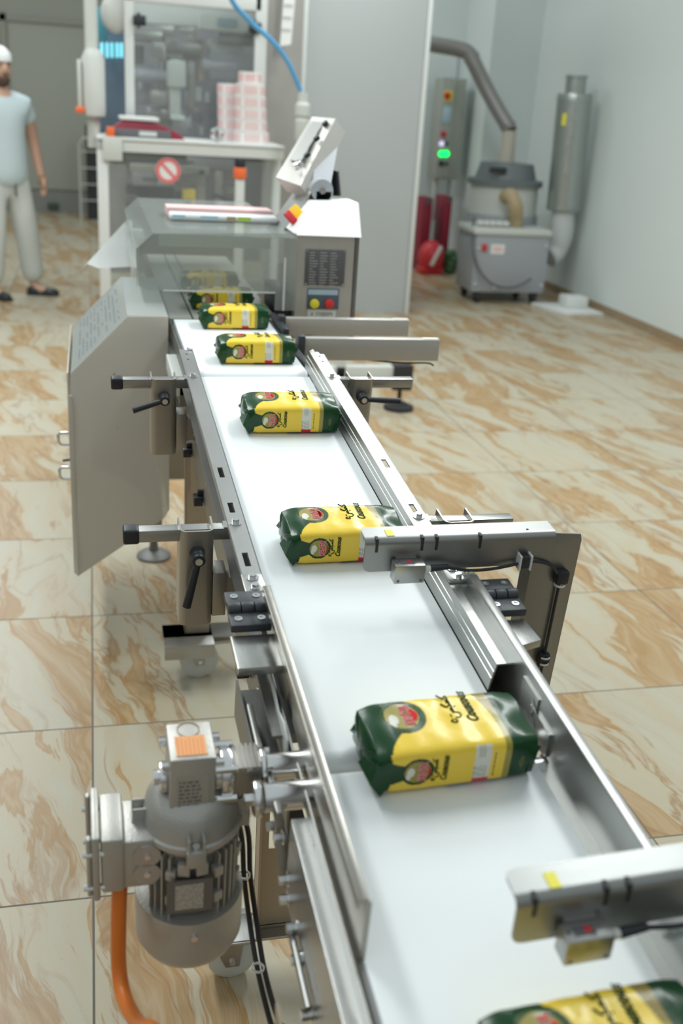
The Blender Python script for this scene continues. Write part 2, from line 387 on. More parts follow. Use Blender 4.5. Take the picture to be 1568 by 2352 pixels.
# ================================================================== MIDDLE CONVEYOR
mid = thing('belt_conveyor', 'inclined stainless conveyor with white belt between two slotted guide rails', 'conveyor', (0.39, -0.1, 0), 'white belt conveyors')
def beltloop(a0, a1, b0, b1, r):
    pts = []
    for i in range(13): t = R(90 + 180 * i / 12); pts.append((b0 + r + r * math.cos(t), -r + r * math.sin(t)))
    for i in range(13): t = R(-90 + 180 * i / 12); pts.append((b1 - r + r * math.cos(t), -r + r * math.sin(t)))
    return MB().prism(pts, 'x', a0, a1)
beltloop(-0.126, 0.126, -1.306, -0.004, 0.018).build('belt', BELT, mid, FC)
# side plates with folded lower lip
for s in (-1, 1):
    m = MB(); x = 0.145 * s
    m.box(x - 0.0015, x + 0.0015, -1.27, -0.01, -0.155, -0.012)
    m.box(min(x, x + 0.02 * s), max(x, x + 0.02 * s), -1.24, -0.01, -0.017, -0.012)
    m.box(min(x, x - 0.03 * s), max(x, x - 0.03 * s), -1.27, -0.01, -0.157, -0.153)
    o = m.build('side_plate', DARKSTEEL, mid, FC)
m = MB(); m.box(-0.143, 0.143, -1.2, -0.05, -0.06, -0.045); m.build('slider_bed', DARKSTEEL, mid, FC)
# guide rails
def rail(s, b0, b1):
    m = MB(); xi, xo = 0.134 * s, 0.165 * s; c = 0.043; t = 0.0025
    lo, hi = min(xi, xo), max(xi, xo)
    # flange cut into strips around its slots
    slots = [(-0.925, -0.885), (-0.755, -0.72), (-0.625, -0.585)] if s < 0 else [(-0.60, -0.565), (-0.775, -0.745)]
    slots = sorted(x for x in slots if b0 < x[0] < b1)
    ca, cb_ = xo - 0.019 * s, xo - 0.010 * s
    l2, h2 = min(ca, cb_), max(ca, cb_)
    m.box(lo, l2, b0, b1 - 0.012, c - t, c); m.box(h2, hi, b0, b1 - 0.03, c - t, c)
    e = b0
    for q0, q1 in slots: m.box(l2, h2, e, q0, c - t, c); e = q1
    m.box(l2, h2, e, b1 - 0.015, c - t, c)
    # pointed far end
    m.prism([(xi, b1 - 0.012), (xi + 0.012 * s, b1 + 0.006), (l2, b1 - 0.015), (l2, b1 - 0.02), (xi, b1 - 0.02)] if s > 0 else [(xi, b1 - 0.012), (h2, b1 + 0.004), (h2, b1 - 0.02), (xi, b1 - 0.02)], 'z', c - t, c)
    # web down to the belt
    xb = 0.1275 * s; k = 0.0018 * s; web = [(xb, 0.0012), (xb + k, 0.0012), (xi + k, c - 0.001), (xi + 0.002 * s, c), (xi, c)]
    if s > 0: web = [(xb, 0.0012), (xb + k, 0.0012), (xi + k, c - 0.001), (xi, c), (0.1320, 0.031), (0.1312, 0.0305), (0.1300, 0.021), (0.1292, 0.0205), (0.1284, 0.011)]
    m.prism(web, 'y', b0, b1 - 0.004)
    # small outer lip
    m.box(min(xo, xo - 0.002 * s), max(xo, xo - 0.002 * s), b0, b1 - 0.03, c - 0.008, c)
    g = m.build('guide_rail', STEEL, mid, FC)
    m = MB(1)
    for bb in (-0.13, -0.79): hexbolt(m, (0.151 * s, bb, c), (0, 0, 1), 0.006, 0.006, 1.75)
    m.build('bolt', CHROME, g, FC)
    m = MB(1)
    for bb in (b1 - 0.045, b1 - 0.08): m.cyl((0.151 * s, bb, c - 0.001), (0.151 * s, bb, c + 0.0004), 0.0028, seg=14)
    m.build('hole', RUBBER, g, FC)
    return g
rail(-1, -0.98, 0.055); rail(1, -1.20, 0.045)
# clamps: square bar, folded bracket, block and lever on both sides
def clamp(s, bb, length, lever, cap=True):
    m = MB(); x0, x1 = 0.150 * s, (0.150 + length) * s
    m.box(min(x0, x1), max(x0, x1), bb - 0.010, bb + 0.010, 0.019, 0.039, 0.001)
    m.box(min(0.150 * s, 0.17 * s), max(0.150 * s, 0.17 * s), bb - 0.01, bb + 0.012, 0.036, 0.041)
    bar = m.build('cross_bar', STEELX, mid, FC)
    if cap:
        m = MB(); c0, c1 = x1 - 0.022 * s, x1 + 0.003 * s
        m.box(min(c0, c1), max(c0, c1), bb - 0.0125, bb + 0.0125, 0.0165, 0.0415, 0.004, seg=3); m.build('end_cap', BLK, bar, FC)
    # U-shaped bracket: front wall and two cheeks, round corners
    t = 0.003; xa, xb = 0.187 * s, 0.240 * s; lo, hi = min(xa, xb), max(xa, xb); yf = bb - 0.030; yb = bb + 0.02; rr = 0.012
    def outline(k):
        r_ = rr - k; L, H, F_ = lo + k, hi - k, yf + k; p = [(L, yb)]
        for i in range(7): q = R(180 + 90 * i / 6); p.append((L + r_ + r_ * math.cos(q), F_ + r_ + r_ * math.sin(q)))
        for i in range(7): q = R(270 + 90 * i / 6); p.append((H - r_ + r_ * math.cos(q), F_ + r_ + r_ * math.sin(q)))
        p.append((H, yb)); return p
    A, B = outline(0), outline(t)
    m = MB(); m.prism(A + B[::-1], 'z', -0.125, 0.046)
    br = m.build('rail_bracket', STEELV, mid, FC)
    m = MB(); xk = [0.165 * s, 0.187 * s]
    m.box(min(xk), max(xk), bb - 0.022, bb + 0.02, -0.115, -0.035, 0.0015)
    m.box(min(0.1465 * s, 0.166 * s), max(0.1465 * s, 0.166 * s), bb - 0.012, bb + 0.012, -0.1, -0.05)
    m.build('clamp_block', STEELV, br, FC)
    # lever handle
    p0 = Vector((0.5 * (xa + xb) , yf, 0.008)); m = MB()
    m.cyl(p0, p0 + Vector((0, -0.016, 0)), 0.0125, 0.0105, seg=24, bev=0.0015)
    a0 = p0 + Vector((0, -0.020, 0)); a1 = p0 + Vector((lever[0], -0.030, lever[1]))
    m.cyl(a0 + Vector((0, 0.012, 0)), a0 + Vector((0, -0.006, 0)), 0.0105, seg=24, bev=0.0015)
    m.tube([a0, a0.lerp(a1, 0.35), a0.lerp(a1, 0.7), a1], 0.006, 12, smooth=True, rad=lambda t_: 0.0055 + 0.0015 * t_)
    h = m.build('lever_handle', BLK, br, FC)
    m = MB(1); m.cyl(a0 + Vector((0, -0.006, 0)), a0 + Vector((0, -0.0085, 0)), 0.0058, seg=20)
    m.build('screw', CHROME, h, FC)
clamp(-1, -0.79, 0.172, (-0.018, -0.078)); clamp(-1, -0.13, 0.168, (-0.066, -0.018))
clamp(1, -0.79, 0.165, (0.06, -0.02), False); clamp(1, -0.13, 0.185, (0.08, -0.001), False)
# black latches under the left plate
for bb, cc in ((-0.09, -0.148), (-0.32, -0.152), (-0.95, -0.12)):
    m = MB(); m.box(-0.166, -0.147, bb - 0.012, bb + 0.012, cc - 0.012, cc + 0.008, 0.002); m.box(-0.158, -0.147, bb - 0.004, bb + 0.004, cc + 0.008, cc + 0.02, 0.001)
    m.build('latch', BLK, mid, FC)
m = MB(1)
for bb in (-0.2, -0.24, -0.44, -0.6, -0.9, -1.04, -1.1, -1.16, -1.21): hexbolt(m, (-0.1475, bb, -0.06 if bb > -1 else -0.10), (-1, 0, 0), 0.0055, 0.007)
m.build('side_bolt', CHROME, mid, FC)
# hinge carriers at the lower end
def carrier(s):
    x0, x1 = 0.128 * s, 0.198 * s; lo, hi = min(x0, x1), max(x0, x1)
    if s > 0: lo, hi = 0.165, 0.228
    m = MB()
    m.box(min(0.135 * s, 0.166 * s), max(0.135 * s, 0.166 * s), -1.0, -0.952, 0.043, 0.0465, 0.0012)
    pl = m.build('hinge_plate', STEEL, mid, FC)
    m = MB(1); hexbolt(m, (0.151 * s, -0.964, 0.0465), (0, 0, 1), 0.0055, 0.005, 1.7); hexbolt(m, (0.151 * s, -0.990, 0.0465), (0, 0, 1), 0.0055, 0.005, 1.5)
    m.build('bolt', CHROME, pl, FC)
    # black hinge: two leaves and a three-knuckle barrel
    m = MB(); c = 0.040
    hl, hh = (lo + 0.001, hi - 0.014) if s < 0 else (lo + 0.006, hi - 0.004)
    m.box(hl, hh, -1.034, -1.004, c, c + 0.011, 0.002); m.box(hl, hh, -1.082, -1.050, c - 0.006, c + 0.006, 0.002)
    w3 = (hh - hl) / 3
    for k in range(3): m.cyl((hl + k * w3 + 0.0006, -1.042, c + 0.006), (hl + (k + 1) * w3 - 0.0006, -1.042, c + 0.006), 0.0095, seg=24, bev=0.0012)
    h = m.build('hinge', HINGE, mid, FC)
    m = MB(1)
    for xx in (hl + 0.012, hh - 0.012):
        m.lathe([(0.0055, 0), (0.0055, 0.0012), (0.003, 0.0012), (0.003, 0.0002)], (xx, -1.018, c + 0.011), 18)
        m.lathe([(0.0055, 0), (0.0055, 0.0012), (0.003, 0.0012), (0.003, 0.0002)], (xx, -1.066, c + 0.006), 18)
    m.build('screw', CHROME, h, FC)
    m = MB()
    if s < 0: m.box(lo, hi + 0.0, -1.158, -1.084, 0.020, 0.032, 0.0015)
    else: m.prism([(0.145, -1.082), (0.222, -1.082), (0.226, -1.135), (0.145, -1.160)], 'z', 0.018, 0.030, bev=0.001)
    m.build('hinge_block', SHEET, mid, FC)
carrier(-1); carrier(1)
# rollers at the lower end
m = MB(); m.cyl((-0.205, -1.288, -0.018), (0.145, -1.288, -0.018), 0.0165, seg=32); m.build('drive_roller', CHROME, mid, FC)
# stand near the motor: sheet post with window, foot plate, casters
def caster(parent, p, yaw=0.0, r=0.045, lock=False):
    F = TR(p) @ Matrix.Rotation(yaw, 4, 'Z')
    m = MB(); m.box(-0.045, 0.045, -0.045, 0.045, r * 2 + 0.018, r * 2 + 0.024, 0.001)
    m.lathe([(0.022, 0), (0.026, 0.008), (0.02, 0.016)], (0, 0, r * 2 + 0.003), 20)
    for s in (-1, 1): m.prism([(-0.03, r * 2 + 0.006), (0.03, r * 2 + 0.006), (0.022, r - 0.012), (-0.004, r - 0.012)], 'y', 0.018 * s - 0.0015, 0.018 * s + 0.0015)
    c = m.build('caster', STEELX, parent, F)
    m = MB(); m.lathe([(0.008, -0.016), (r * 0.75, -0.016), (r, -0.011), (r, 0.011), (r * 0.75, 0.016), (0.008, 0.016)], (0.008, 0, r), 32, axis=(0, 1, 0))
    m.build('wheel', CREAM, c, F)
    m = MB(); m.cyl((0.008, -0.024, r), (0.008, 0.024, r), 0.006, seg=6); m.build('axle_bolt', CHROME, c, F)
    if lock:
        m = MB(); m.box(0.02, 0.10, -0.018, 0.018, r * 2 - 0.006, r * 2 + 0.006, 0.003, mat=TR((0, 0, 0))); m.build('brake_lever', STEELX, c, F)
    return c
m = MB()
m.box(0.298, 0.322, -0.262, -0.258, 0.12, 0.86); m.box(0.298, 0.302, -0.30, -0.258, 0.12, 0.86)
m.box(0.322, 0.345, -0.262, -0.258, 0.12, 0.30); m.box(0.322, 0.345, -0.262, -0.258, 0.60, 0.86)
m.box(0.345, 0.46, -0.262, -0.258, 0.12, 0.30); m.box(0.345, 0.40, -0.262, -0.258, 0.60, 0.86)
m.box(0.30, 0.46, -0.262, -0.235, 0.116, 0.122)
pst = m.build('stand_post', BEIGE, mid)
m = MB(1)
for z in (0.27, 0.20): screw(m, (0.43, -0.262, z), (0, -1, 0), 0.006)
m.build('screw', CHROME, pst)
m = MB(); m.box(0.19, 0.62, -0.29, -0.22, 0.109, 0.116, 0.001); m.build('foot_plate', SHEET, mid)
caster(mid, (0.251, -0.249, 0)); caster(mid, (0.58, -0.249, 0))
m = MB(); m.box(0.478, 0.50, -0.265, -0.235, 0.116, 0.85, 0.002); m.build('stand_post', BEIGE, mid)
# stand at the upper end
m = MB(); m.box(0.262, 0.332, 0.872, 0.876, 0.13, 0.83); m.box(0.262, 0.266, 0.872, 0.91, 0.13, 0.83)
pst2 = m.build('stand_post', BEIGE, mid)
m = MB(); m.box(0.275, 0.335, 0.862, 0.8715, 0.58, 0.78, 0.001)
pl = m.build('joint_plate', BEIGE, pst2)
m = MB(1)
for z in (0.63, 0.72): m.lathe([(0.014, 0), (0.014, 0.002), (0.008, 0.002), (0.007, -0.003)], (0.305, 0.862, z), 20, axis=(0, -1, 0))
m.build('socket_screw', DARKSTEEL, pst2)
m = MB(); m.box(0.20, 0.62, 0.85, 0.93, 0.142, 0.148, 0.001); m.box(0.20, 0.34, 0.80, 0.93, 0.142, 0.148, 0.001); m.box(0.20, 0.34, 0.797, 0.801, 0.105, 0.148, 0.001); m.build('foot_plate', STEELX, mid)
caster(mid, (0.296, 0.883, 0), 0.1, 0.056, True); caster(mid, (0.60, 0.883, 0), 0.4, 0.056)
m = MB(); m.cyl((0.235, 0.955, 0.72), (0.36, 0.955, 0.72), 0.017, seg=24); m.build('tie_rod', CHROME, mid)

# ================================================================== NEAR CONVEYOR
near = thing('belt_conveyor', 'nearest white belt section with tall plain side guards and shiny side plate', 'conveyor', (0.40, -1.4, 0), 'white belt conveyors')
beltloop(-0.137, 0.137, -2.42, -1.318, 0.018).build('belt', BELT, near, FC)
m = MB(); m.cyl((-0.192, -1.338, -0.018), (0.15, -1.338, -0.018), 0.0165, seg=32); m.build('tail_roller', CHROME, near, FC)
m = MB(); m.cyl((-0.205, -1.338, -0.018), (-0.193, -1.338, -0.018), 0.021, seg=32, bev=0.004); m.cyl((-0.214, -1.338, -0.018), (-0.205, -1.338, -0.018), 0.008, seg=6)
m.build('bearing_cap', CHROME, near, FC)
# left guard: plate with folded top edge, cut-outs along its lower edge
m = MB()
pts = [(-1.035, 0.076), (-1.035, 0.005), (-1.10, 0.005), (-1.16, -0.012), (-1.19, 0.0), (-1.205, 0.030), (-1.225, 0.022), (-1.235, 0.004), (-1.28, -0.002), (-1.31, -0.012), (-1.578, -0.012), (-1.582, 0.076)]
m.prism(pts, 'x', -0.1405, -0.1385)
m.box(-0.1495, -0.1385, -1.582, -1.035, 0.0745, 0.0775, 0.0012)
m.box(-0.1495, -0.148, -1.582, -1.035, 0.067, 0.0765)
m.box(-0.1405, -0.1365, -1.584, -1.5815, 0.0, 0.076)
m.build('side_guard', GUARD, near, FC)
# thin bent inner strip under the left guard
m = MB(); m.prism([(-1.09, 0.012), (-1.17, 0.002), (-1.20, -0.006), (-1.235, 0.004), (-1.262, -0.002), (-1.262, -0.035), (-1.24, -0.030), (-1.20, -0.014), (-1.09, 0.006)], 'x', -0.1525, -0.150); m.build('scraper_strip', WHITEP, near, FC)
# right guard, one long folded plate
m = MB(); m.box(0.158, 0.1605, -2.42, -1.01, -0.012, 0.062); m.box(0.158, 0.171, -2.42, -1.01, 0.060, 0.0635, 0.0012); m.box(0.1695, 0.171, -2.42, -1.01, 0.052, 0.0625)
m.box(0.1375, 0.1585, -2.42, -1.32, -0.012, -0.008)
m.build('side_guard', STEEL, near, FC)
m = MB(); m.box(0.1555, 0.158, -1.285, -1.235, 0.0, 0.048); m.box(0.1545, 0.158, -1.33, -1.27, -0.004, 0.03); g = m.build('wiper_plate', STEEL, near, FC)
m = MB(); m.tube([(0.154, -1.290, 0.010), (0.1535, -1.278, 0.022), (0.153, -1.282, 0.030), (0.154, -1.272, 0.040)], 0.0012, 6); m.build('clip', CHROME, g, FC)
# side plates
m = MB(); m.box(-0.1665, -0.1640, -2.42, -1.372, -0.135, -0.022); m.box(-0.1665, -0.142, -2.42, -1.372, -0.0235, -0.021, 0.0008); m.build('side_plate', SHEET, near, FC)
m = MB(); m.box(-0.1665, -0.1640, -1.374, -1.285, -0.135, -0.062, 0.001); m.build('bearing_plate', DARKSTEEL, near, FC)
m = MB(); m.box(-0.1475, -0.1455, -2.42, -1.30, -0.022, -0.004); m.build('edge_strip', STEEL, near, FC)
m = MB(); m.box(0.145, 0.1475, -2.42, -1.32, -0.16, -0.022); m.build('side_plate', DARKSTEEL, near, FC)
# inner channel between the two sections
m = MB(); m.box(-0.186, -0.150, -1.252, -1.085, -0.062, -0.058); m.box(-0.188, -0.185, -1.252, -1.085, -0.10, -0.04); m.box(-0.186, -0.150, -1.255, -1.252, -0.06, -0.035); m.build('joint_channel', DARKSTEEL, near, FC)
m = MB(); m.box(-0.183, -0.176, -1.372, -1.305, -0.03, -0.010, 0.001); m.box(-0.183, -0.176, -1.30, -1.15, -0.052, -0.030, 0.001, mat=None); m.build('tension_bar', STEEL, near, FC)
m = MB(1)
for bb, cc in ((-1.30, -0.10), (-1.345, -0.075), (-1.385, -0.10), (-1.395, -0.12), (-1.44, -0.115), (-1.47, -0.13), (-1.53, -0.14)):
    hexbolt(m, (-0.1665, bb, cc), (-1, 0, 0), 0.006, 0.010, 1.5)
m.build('side_bolt', CHROME, near, FC)
m = MB(); m.cyl((-0.172, -1.44, -0.125), (-0.172, -1.535, -0.125), 0.004, seg=12); m.build('tie_rod', STEEL, near, FC)
# legs of the near section
m = MB(); m.box(0.195, 0.245, -1.06, -1.056, 0.1, 0.74); m.box(0.195, 0.198, -1.06, -1.02, 0.1, 0.74); m.box(0.242, 0.246, -1.09, -1.03, 0.3, 0.74); m.build('leg', BEIGE, near)
m = MB(); m.box(0.53, 0.56, -1.06, -1.03, 0.1, 0.74, 0.002); m.build('leg', BEIGE, near)
m = MB(); m.box(0.17, 0.60, -1.09, -1.0, 0.093, 0.100, 0.001); m.build('foot_plate', SHEET, near)
caster(near, (0.22, -1.045, 0), 0.3, 0.037); caster(near, (0.56, -1.045, 0), 0.2, 0.037)

# ================================================================== GEAR MOTOR
mo = thing('gear_motor', 'grey cast gear motor hanging beside the conveyor joint with an orange sticker on top', 'motor', FC @ Vector((-0.268, -1.285, -0.285)), rot=FC.to_euler())
GA, GB = -0.268, -1.285
m = MB(); m.box(-0.296, -0.244, -1.318, -1.252, -0.080, 0.030, 0.003)
gb = m.build('gearbox', CAST, mo, FC)
m = MB(); m.box(-0.288, -0.2535, -1.312, -1.278, 0.0302, 0.0310); os_ = m.build('orange_sticker', plain('orange_label_pale', (0.88, 0.42, 0.16), 0.5), gb, FC)
m = MB(); [m.box(-0.286 + 0.0045 * k, -0.2845 + 0.0045 * k, -1.310, -1.281 - 0.002 * (k % 3), 0.0310, 0.0313) for k in range(7)]; m.build('print', ORLAB, gb, FC)
m = MB(); m.lathe([(0.0135, 0), (0.0135, 0.0008), (0.012, 0.0008), (0.012, 0)], (-0.271, -1.266, 0.030), 28, ring=True); m.build('rim', BRASS, gb, FC)
m = MB(); m.box(-0.288, -0.252, -1.3192, -1.318, -0.052, 0.006); m.build('nameplate', CAST, gb, FC)
m = MB()
for k in range(9):
    xx = -0.286
    while xx < -0.262: w_ = 0.002 + 0.006 * random.random(); m.box(xx, min(-0.256, xx + w_), -1.3197, -1.3192, -0.048 + k * 0.0056, -0.0458 + k * 0.0056); xx += w_ + 0.002
m.build('stamped_text', CASTD, gb, FC)
m = MB(1)
for bb in (-1.306, -1.262):
    for cc in (-0.055, 0.012):
        m.cyl((-0.304, bb, cc), (-0.234, bb, cc), 0.0055, seg=8)
m.cyl((-0.306, -1.288, -0.018), (-0.296, -1.288, -0.018), 0.018, seg=28, bev=0.002); m.cyl((-0.312, -1.288, -0.018), (-0.306, -1.288, -0.018), 0.009, seg=20)
m.build('cover_bolt', CHROME, gb, FC)
# output flange and coupling
m = MB(); ax = (-1.288, -0.018)
m.cyl((-0.242, *ax), (-0.236, *ax), 0.021, seg=32); m.cyl((-0.236, *ax), (-0.222, *ax), 0.028, seg=32, bev=0.002)
fl = m.build('output_flange', CHROME, mo, FC)
m = MB(); m.cyl((-0.189, *ax), (-0.182, *ax), 0.024, seg=32, bev=0.0015); m.build('shaft_collar', CHROME, mo, FC)
m = MB(1)
for k in range(4):
    q = R(45 + 90 * k); m.cyl((-0.245, ax[0] + 0.031 * math.cos(q), ax[1] + 0.031 * math.sin(q)), (-0.218, ax[0] + 0.031 * math.cos(q), ax[1] + 0.031 * math.sin(q)), 0.0048, seg=6)
    m.cyl((-0.193, ax[0] + 0.020 * math.cos(q), ax[1] + 0.020 * math.sin(q)), (-0.176, ax[0] + 0.020 * math.cos(q), ax[1] + 0.020 * math.sin(q)), 0.004, seg=6)
m.build('flange_bolt', CHROME, fl, FC)
m = MB(); m.box(-0.222, -0.189, -1.308, -1.268, -0.038, 0.002, 0.0015)
for k in range(6): m.box(-0.221 + k * 0.0055, -0.2185 + k * 0.0055, -1.3095, -1.2665, -0.0395, 0.0035)
m.build('coupling_block', STEELV, mo, FC)
# bell housing, finned body, fan cover
m = MB(); m.lathe([(0.030, -0.034), (0.038, -0.036), (0.053, -0.052), (0.058, -0.078), (0.061, -0.080), (0.061, -0.087), (0.055, -0.088), (0.052, -0.100)], (GA, GB, 0), 48)
for k in range(4):
    q = R(-90 + 90 * k); F2 = TR((GA, GB, 0)) @ Matrix.Rotation(q, 4, 'Z')
    m.box(0.050, 0.070, -0.011, 0.011, -0.100, -0.076, 0.002, mat=F2); m.box(0.052, 0.069, -0.010, -0.007, -0.080, -0.058, 0.0008, mat=F2, seg=1); m.box(0.052, 0.069, 0.007, 0.010, -0.080, -0.058, 0.0008, mat=F2, seg=1)
bell = m.build('bell_housing', CAST, mo, FC)
m = MB(1)
for k in range(4):
    q = R(-90 + 90 * k); p = Vector((GA + 0.062 * math.cos(q), GB + 0.062 * math.sin(q), -0.078)); m.cyl(p, p + Vector((0, 0, 0.006)), 0.0045, seg=8)
m.build('bolt', CHROME, bell, FC)
m = MB(); m.cyl((GA, GB, -0.215), (GA, GB, -0.088), 0.050, seg=48); body = m.build('motor_body', CASTD, mo, FC)
m = MB(1)
for k in range(36):
    q = 360 * k / 36; qq = (q - 270 + 180) % 360 - 180
    if abs(qq) < 27 or abs((q - 180 + 180) % 360 - 180) < 22: continue
    m.box(0.048, 0.0585, -0.0011, 0.0011, -0.215, -0.100, mat=TR((GA, GB, 0)) @ Matrix.Rotation(R(q), 4, 'Z'))
m.build('cooling_fin', CAST, body, FC)
m = MB(1)
for q in (-62, -118, -20):
    for z in (-0.125, -0.165):
        m.box(0.050, 0.0615, -0.006, 0.006, z - 0.007, z + 0.007, 0.001, mat=TR((GA, GB, 0)) @ Matrix.Rotation(R(q), 4, 'Z'))
for z in (-0.113,):
    for q in (-103, -82): m.box(0.048, 0.0605, -0.007, 0.007, z - 0.009, z + 0.009, 0.001, mat=TR((GA, GB, 0)) @ Matrix.Rotation(R(q), 4, 'Z'))
m.build('fixing_lug', CAST, body, FC)
m = MB(); m.box(-0.301, -0.247, GB - 0.061, GB - 0.0595, -0.178, -0.126); np_ = m.build('nameplate', CASTD, mo, FC)
m = MB(); m.box(-0.291, -0.258, GB - 0.0616, GB - 0.061, -0.172, -0.132); 
m.build('stamped_text', plain('etched_plate', (0.5, 0.5, 0.5), 0.4, 0.6, var=0.8, vscale=260), np_, FC)
m = MB(); m.lathe([(0.0595, -0.196), (0.0655, -0.196), (0.0665, -0.200), (0.0665, -0.262), (0.060, -0.276), (0.04, -0.281), (0.0, -0.282), ], (GA, GB, 0), 56)
fc = m.build('fan_cover', CAST, mo, FC)
m = MB(1); m.cyl((GA, GB - 0.066, -0.215), (GA, GB - 0.070, -0.215), 0.0045, seg=12); m.build('screw', CHROME, fc, FC)
# terminal box
m = MB(); m.box(-0.352, -0.310, -1.325, -1.255, -0.150, -0.078, 0.003); m.box(-0.374, -0.348, -1.330, -1.250, -0.150, -0.068, 0.004)
m.cyl((-0.322, -1.328, -0.100), (-0.322, -1.318, -0.100), 0.016, seg=28); m.cyl((-0.322, -1.328, -0.128), (-0.322, -1.318, -0.128), 0.016, seg=28)
tb = m.build('terminal_box', CAST, mo, FC)
m = MB(); m.box(-0.384, -0.375, -1.333, -1.247, -0.158, -0.060, 0.003); m.box(-0.390, -0.384, -1.330, -1.320, -0.154, -0.064, 0.003); m.box(-0.390, -0.384, -1.260, -1.250, -0.154, -0.064, 0.003)
m.build('box_lid', CAST, tb, FC)
m = MB(1)
for cc in (-0.100, -0.128): m.cyl((-0.322, -1.3275, cc), (-0.322, -1.330, cc), 0.004, seg=12)
for bb in (-1.327, -1.253):
    for cc in (-0.088, -0.140): m.cyl((-0.394, bb, cc), (-0.370, bb, cc), 0.004, seg=10)
m.build('screw', CHROME, tb, FC)

# cables of the motor and conveyor
pt = lambda px, py, bb: FC.inverted() @ wy(px, py, (FC @ Vector((0, bb, -0.2))).y)
m = MB(); q = [FC @ Vector((-0.352, -1.300, -0.148))]
for px, py, Y in ((272, 2130, -0.80), (273, 2220, -0.81), (285, 2290, -0.84), (318, 2352, -0.90), (370, 2400, -0.98)): q.append(wy(px, py, Y))
e_ = q[-1]; q += [Vector((e_.x + 0.03, e_.y - 0.06, e_.z - 0.12)), Vector((e_.x + 0.05, e_.y - 0.10, 0.25)), Vector((e_.x + 0.08, e_.y - 0.16, 0.03)), Vector((e_.x + 0.16, e_.y - 0.4, 0.012))]
tag(m.tube(q, 0.0093, 14).build('power_cable', ORANGE), 'orange power cable hanging from the gear motor terminal box', 'cable')
m = MB(); q = [FC @ Vector((-0.200, -1.262, -0.045)), wy(540, 1840, -0.72)]
for px, py, Y in ((556, 1930, -0.70), (560, 2010, -0.70), (572, 2110, -0.72), (592, 2230, -0.78), (622, 2352, -0.86), (650, 2420, -0.92)): q.append(wy(px, py, Y))
q.append(Vector((q[-1].x + 0.05, -1.0, 0.3))); q.append(Vector((q[-1].x + 0.08, -1.1, 0.01)))
cb = thing('signal_cable', 'pair of black cables hanging behind the gear motor', 'cable', q[-1])
m.tube(q, 0.0036, 10).build('cable', RUBBER, cb)
MB().tube([v + Vector((0.009, 0.004, 0.003 * (-1) ** i)) for i, v in enumerate(q)], 0.0036, 10).build('cable', RUBBER, cb)
m = MB(1)
for p in (wy(560, 2012, -0.705), wy(592, 2225, -0.785)): m.lathe([(0.0085, 0), (0.0085, 0.003), (0.007, 0.003), (0.007, 0)], p, 16, axis=(0.1, 0, 1), ring=True)
m.build('cable_tie', PAPER, cb)

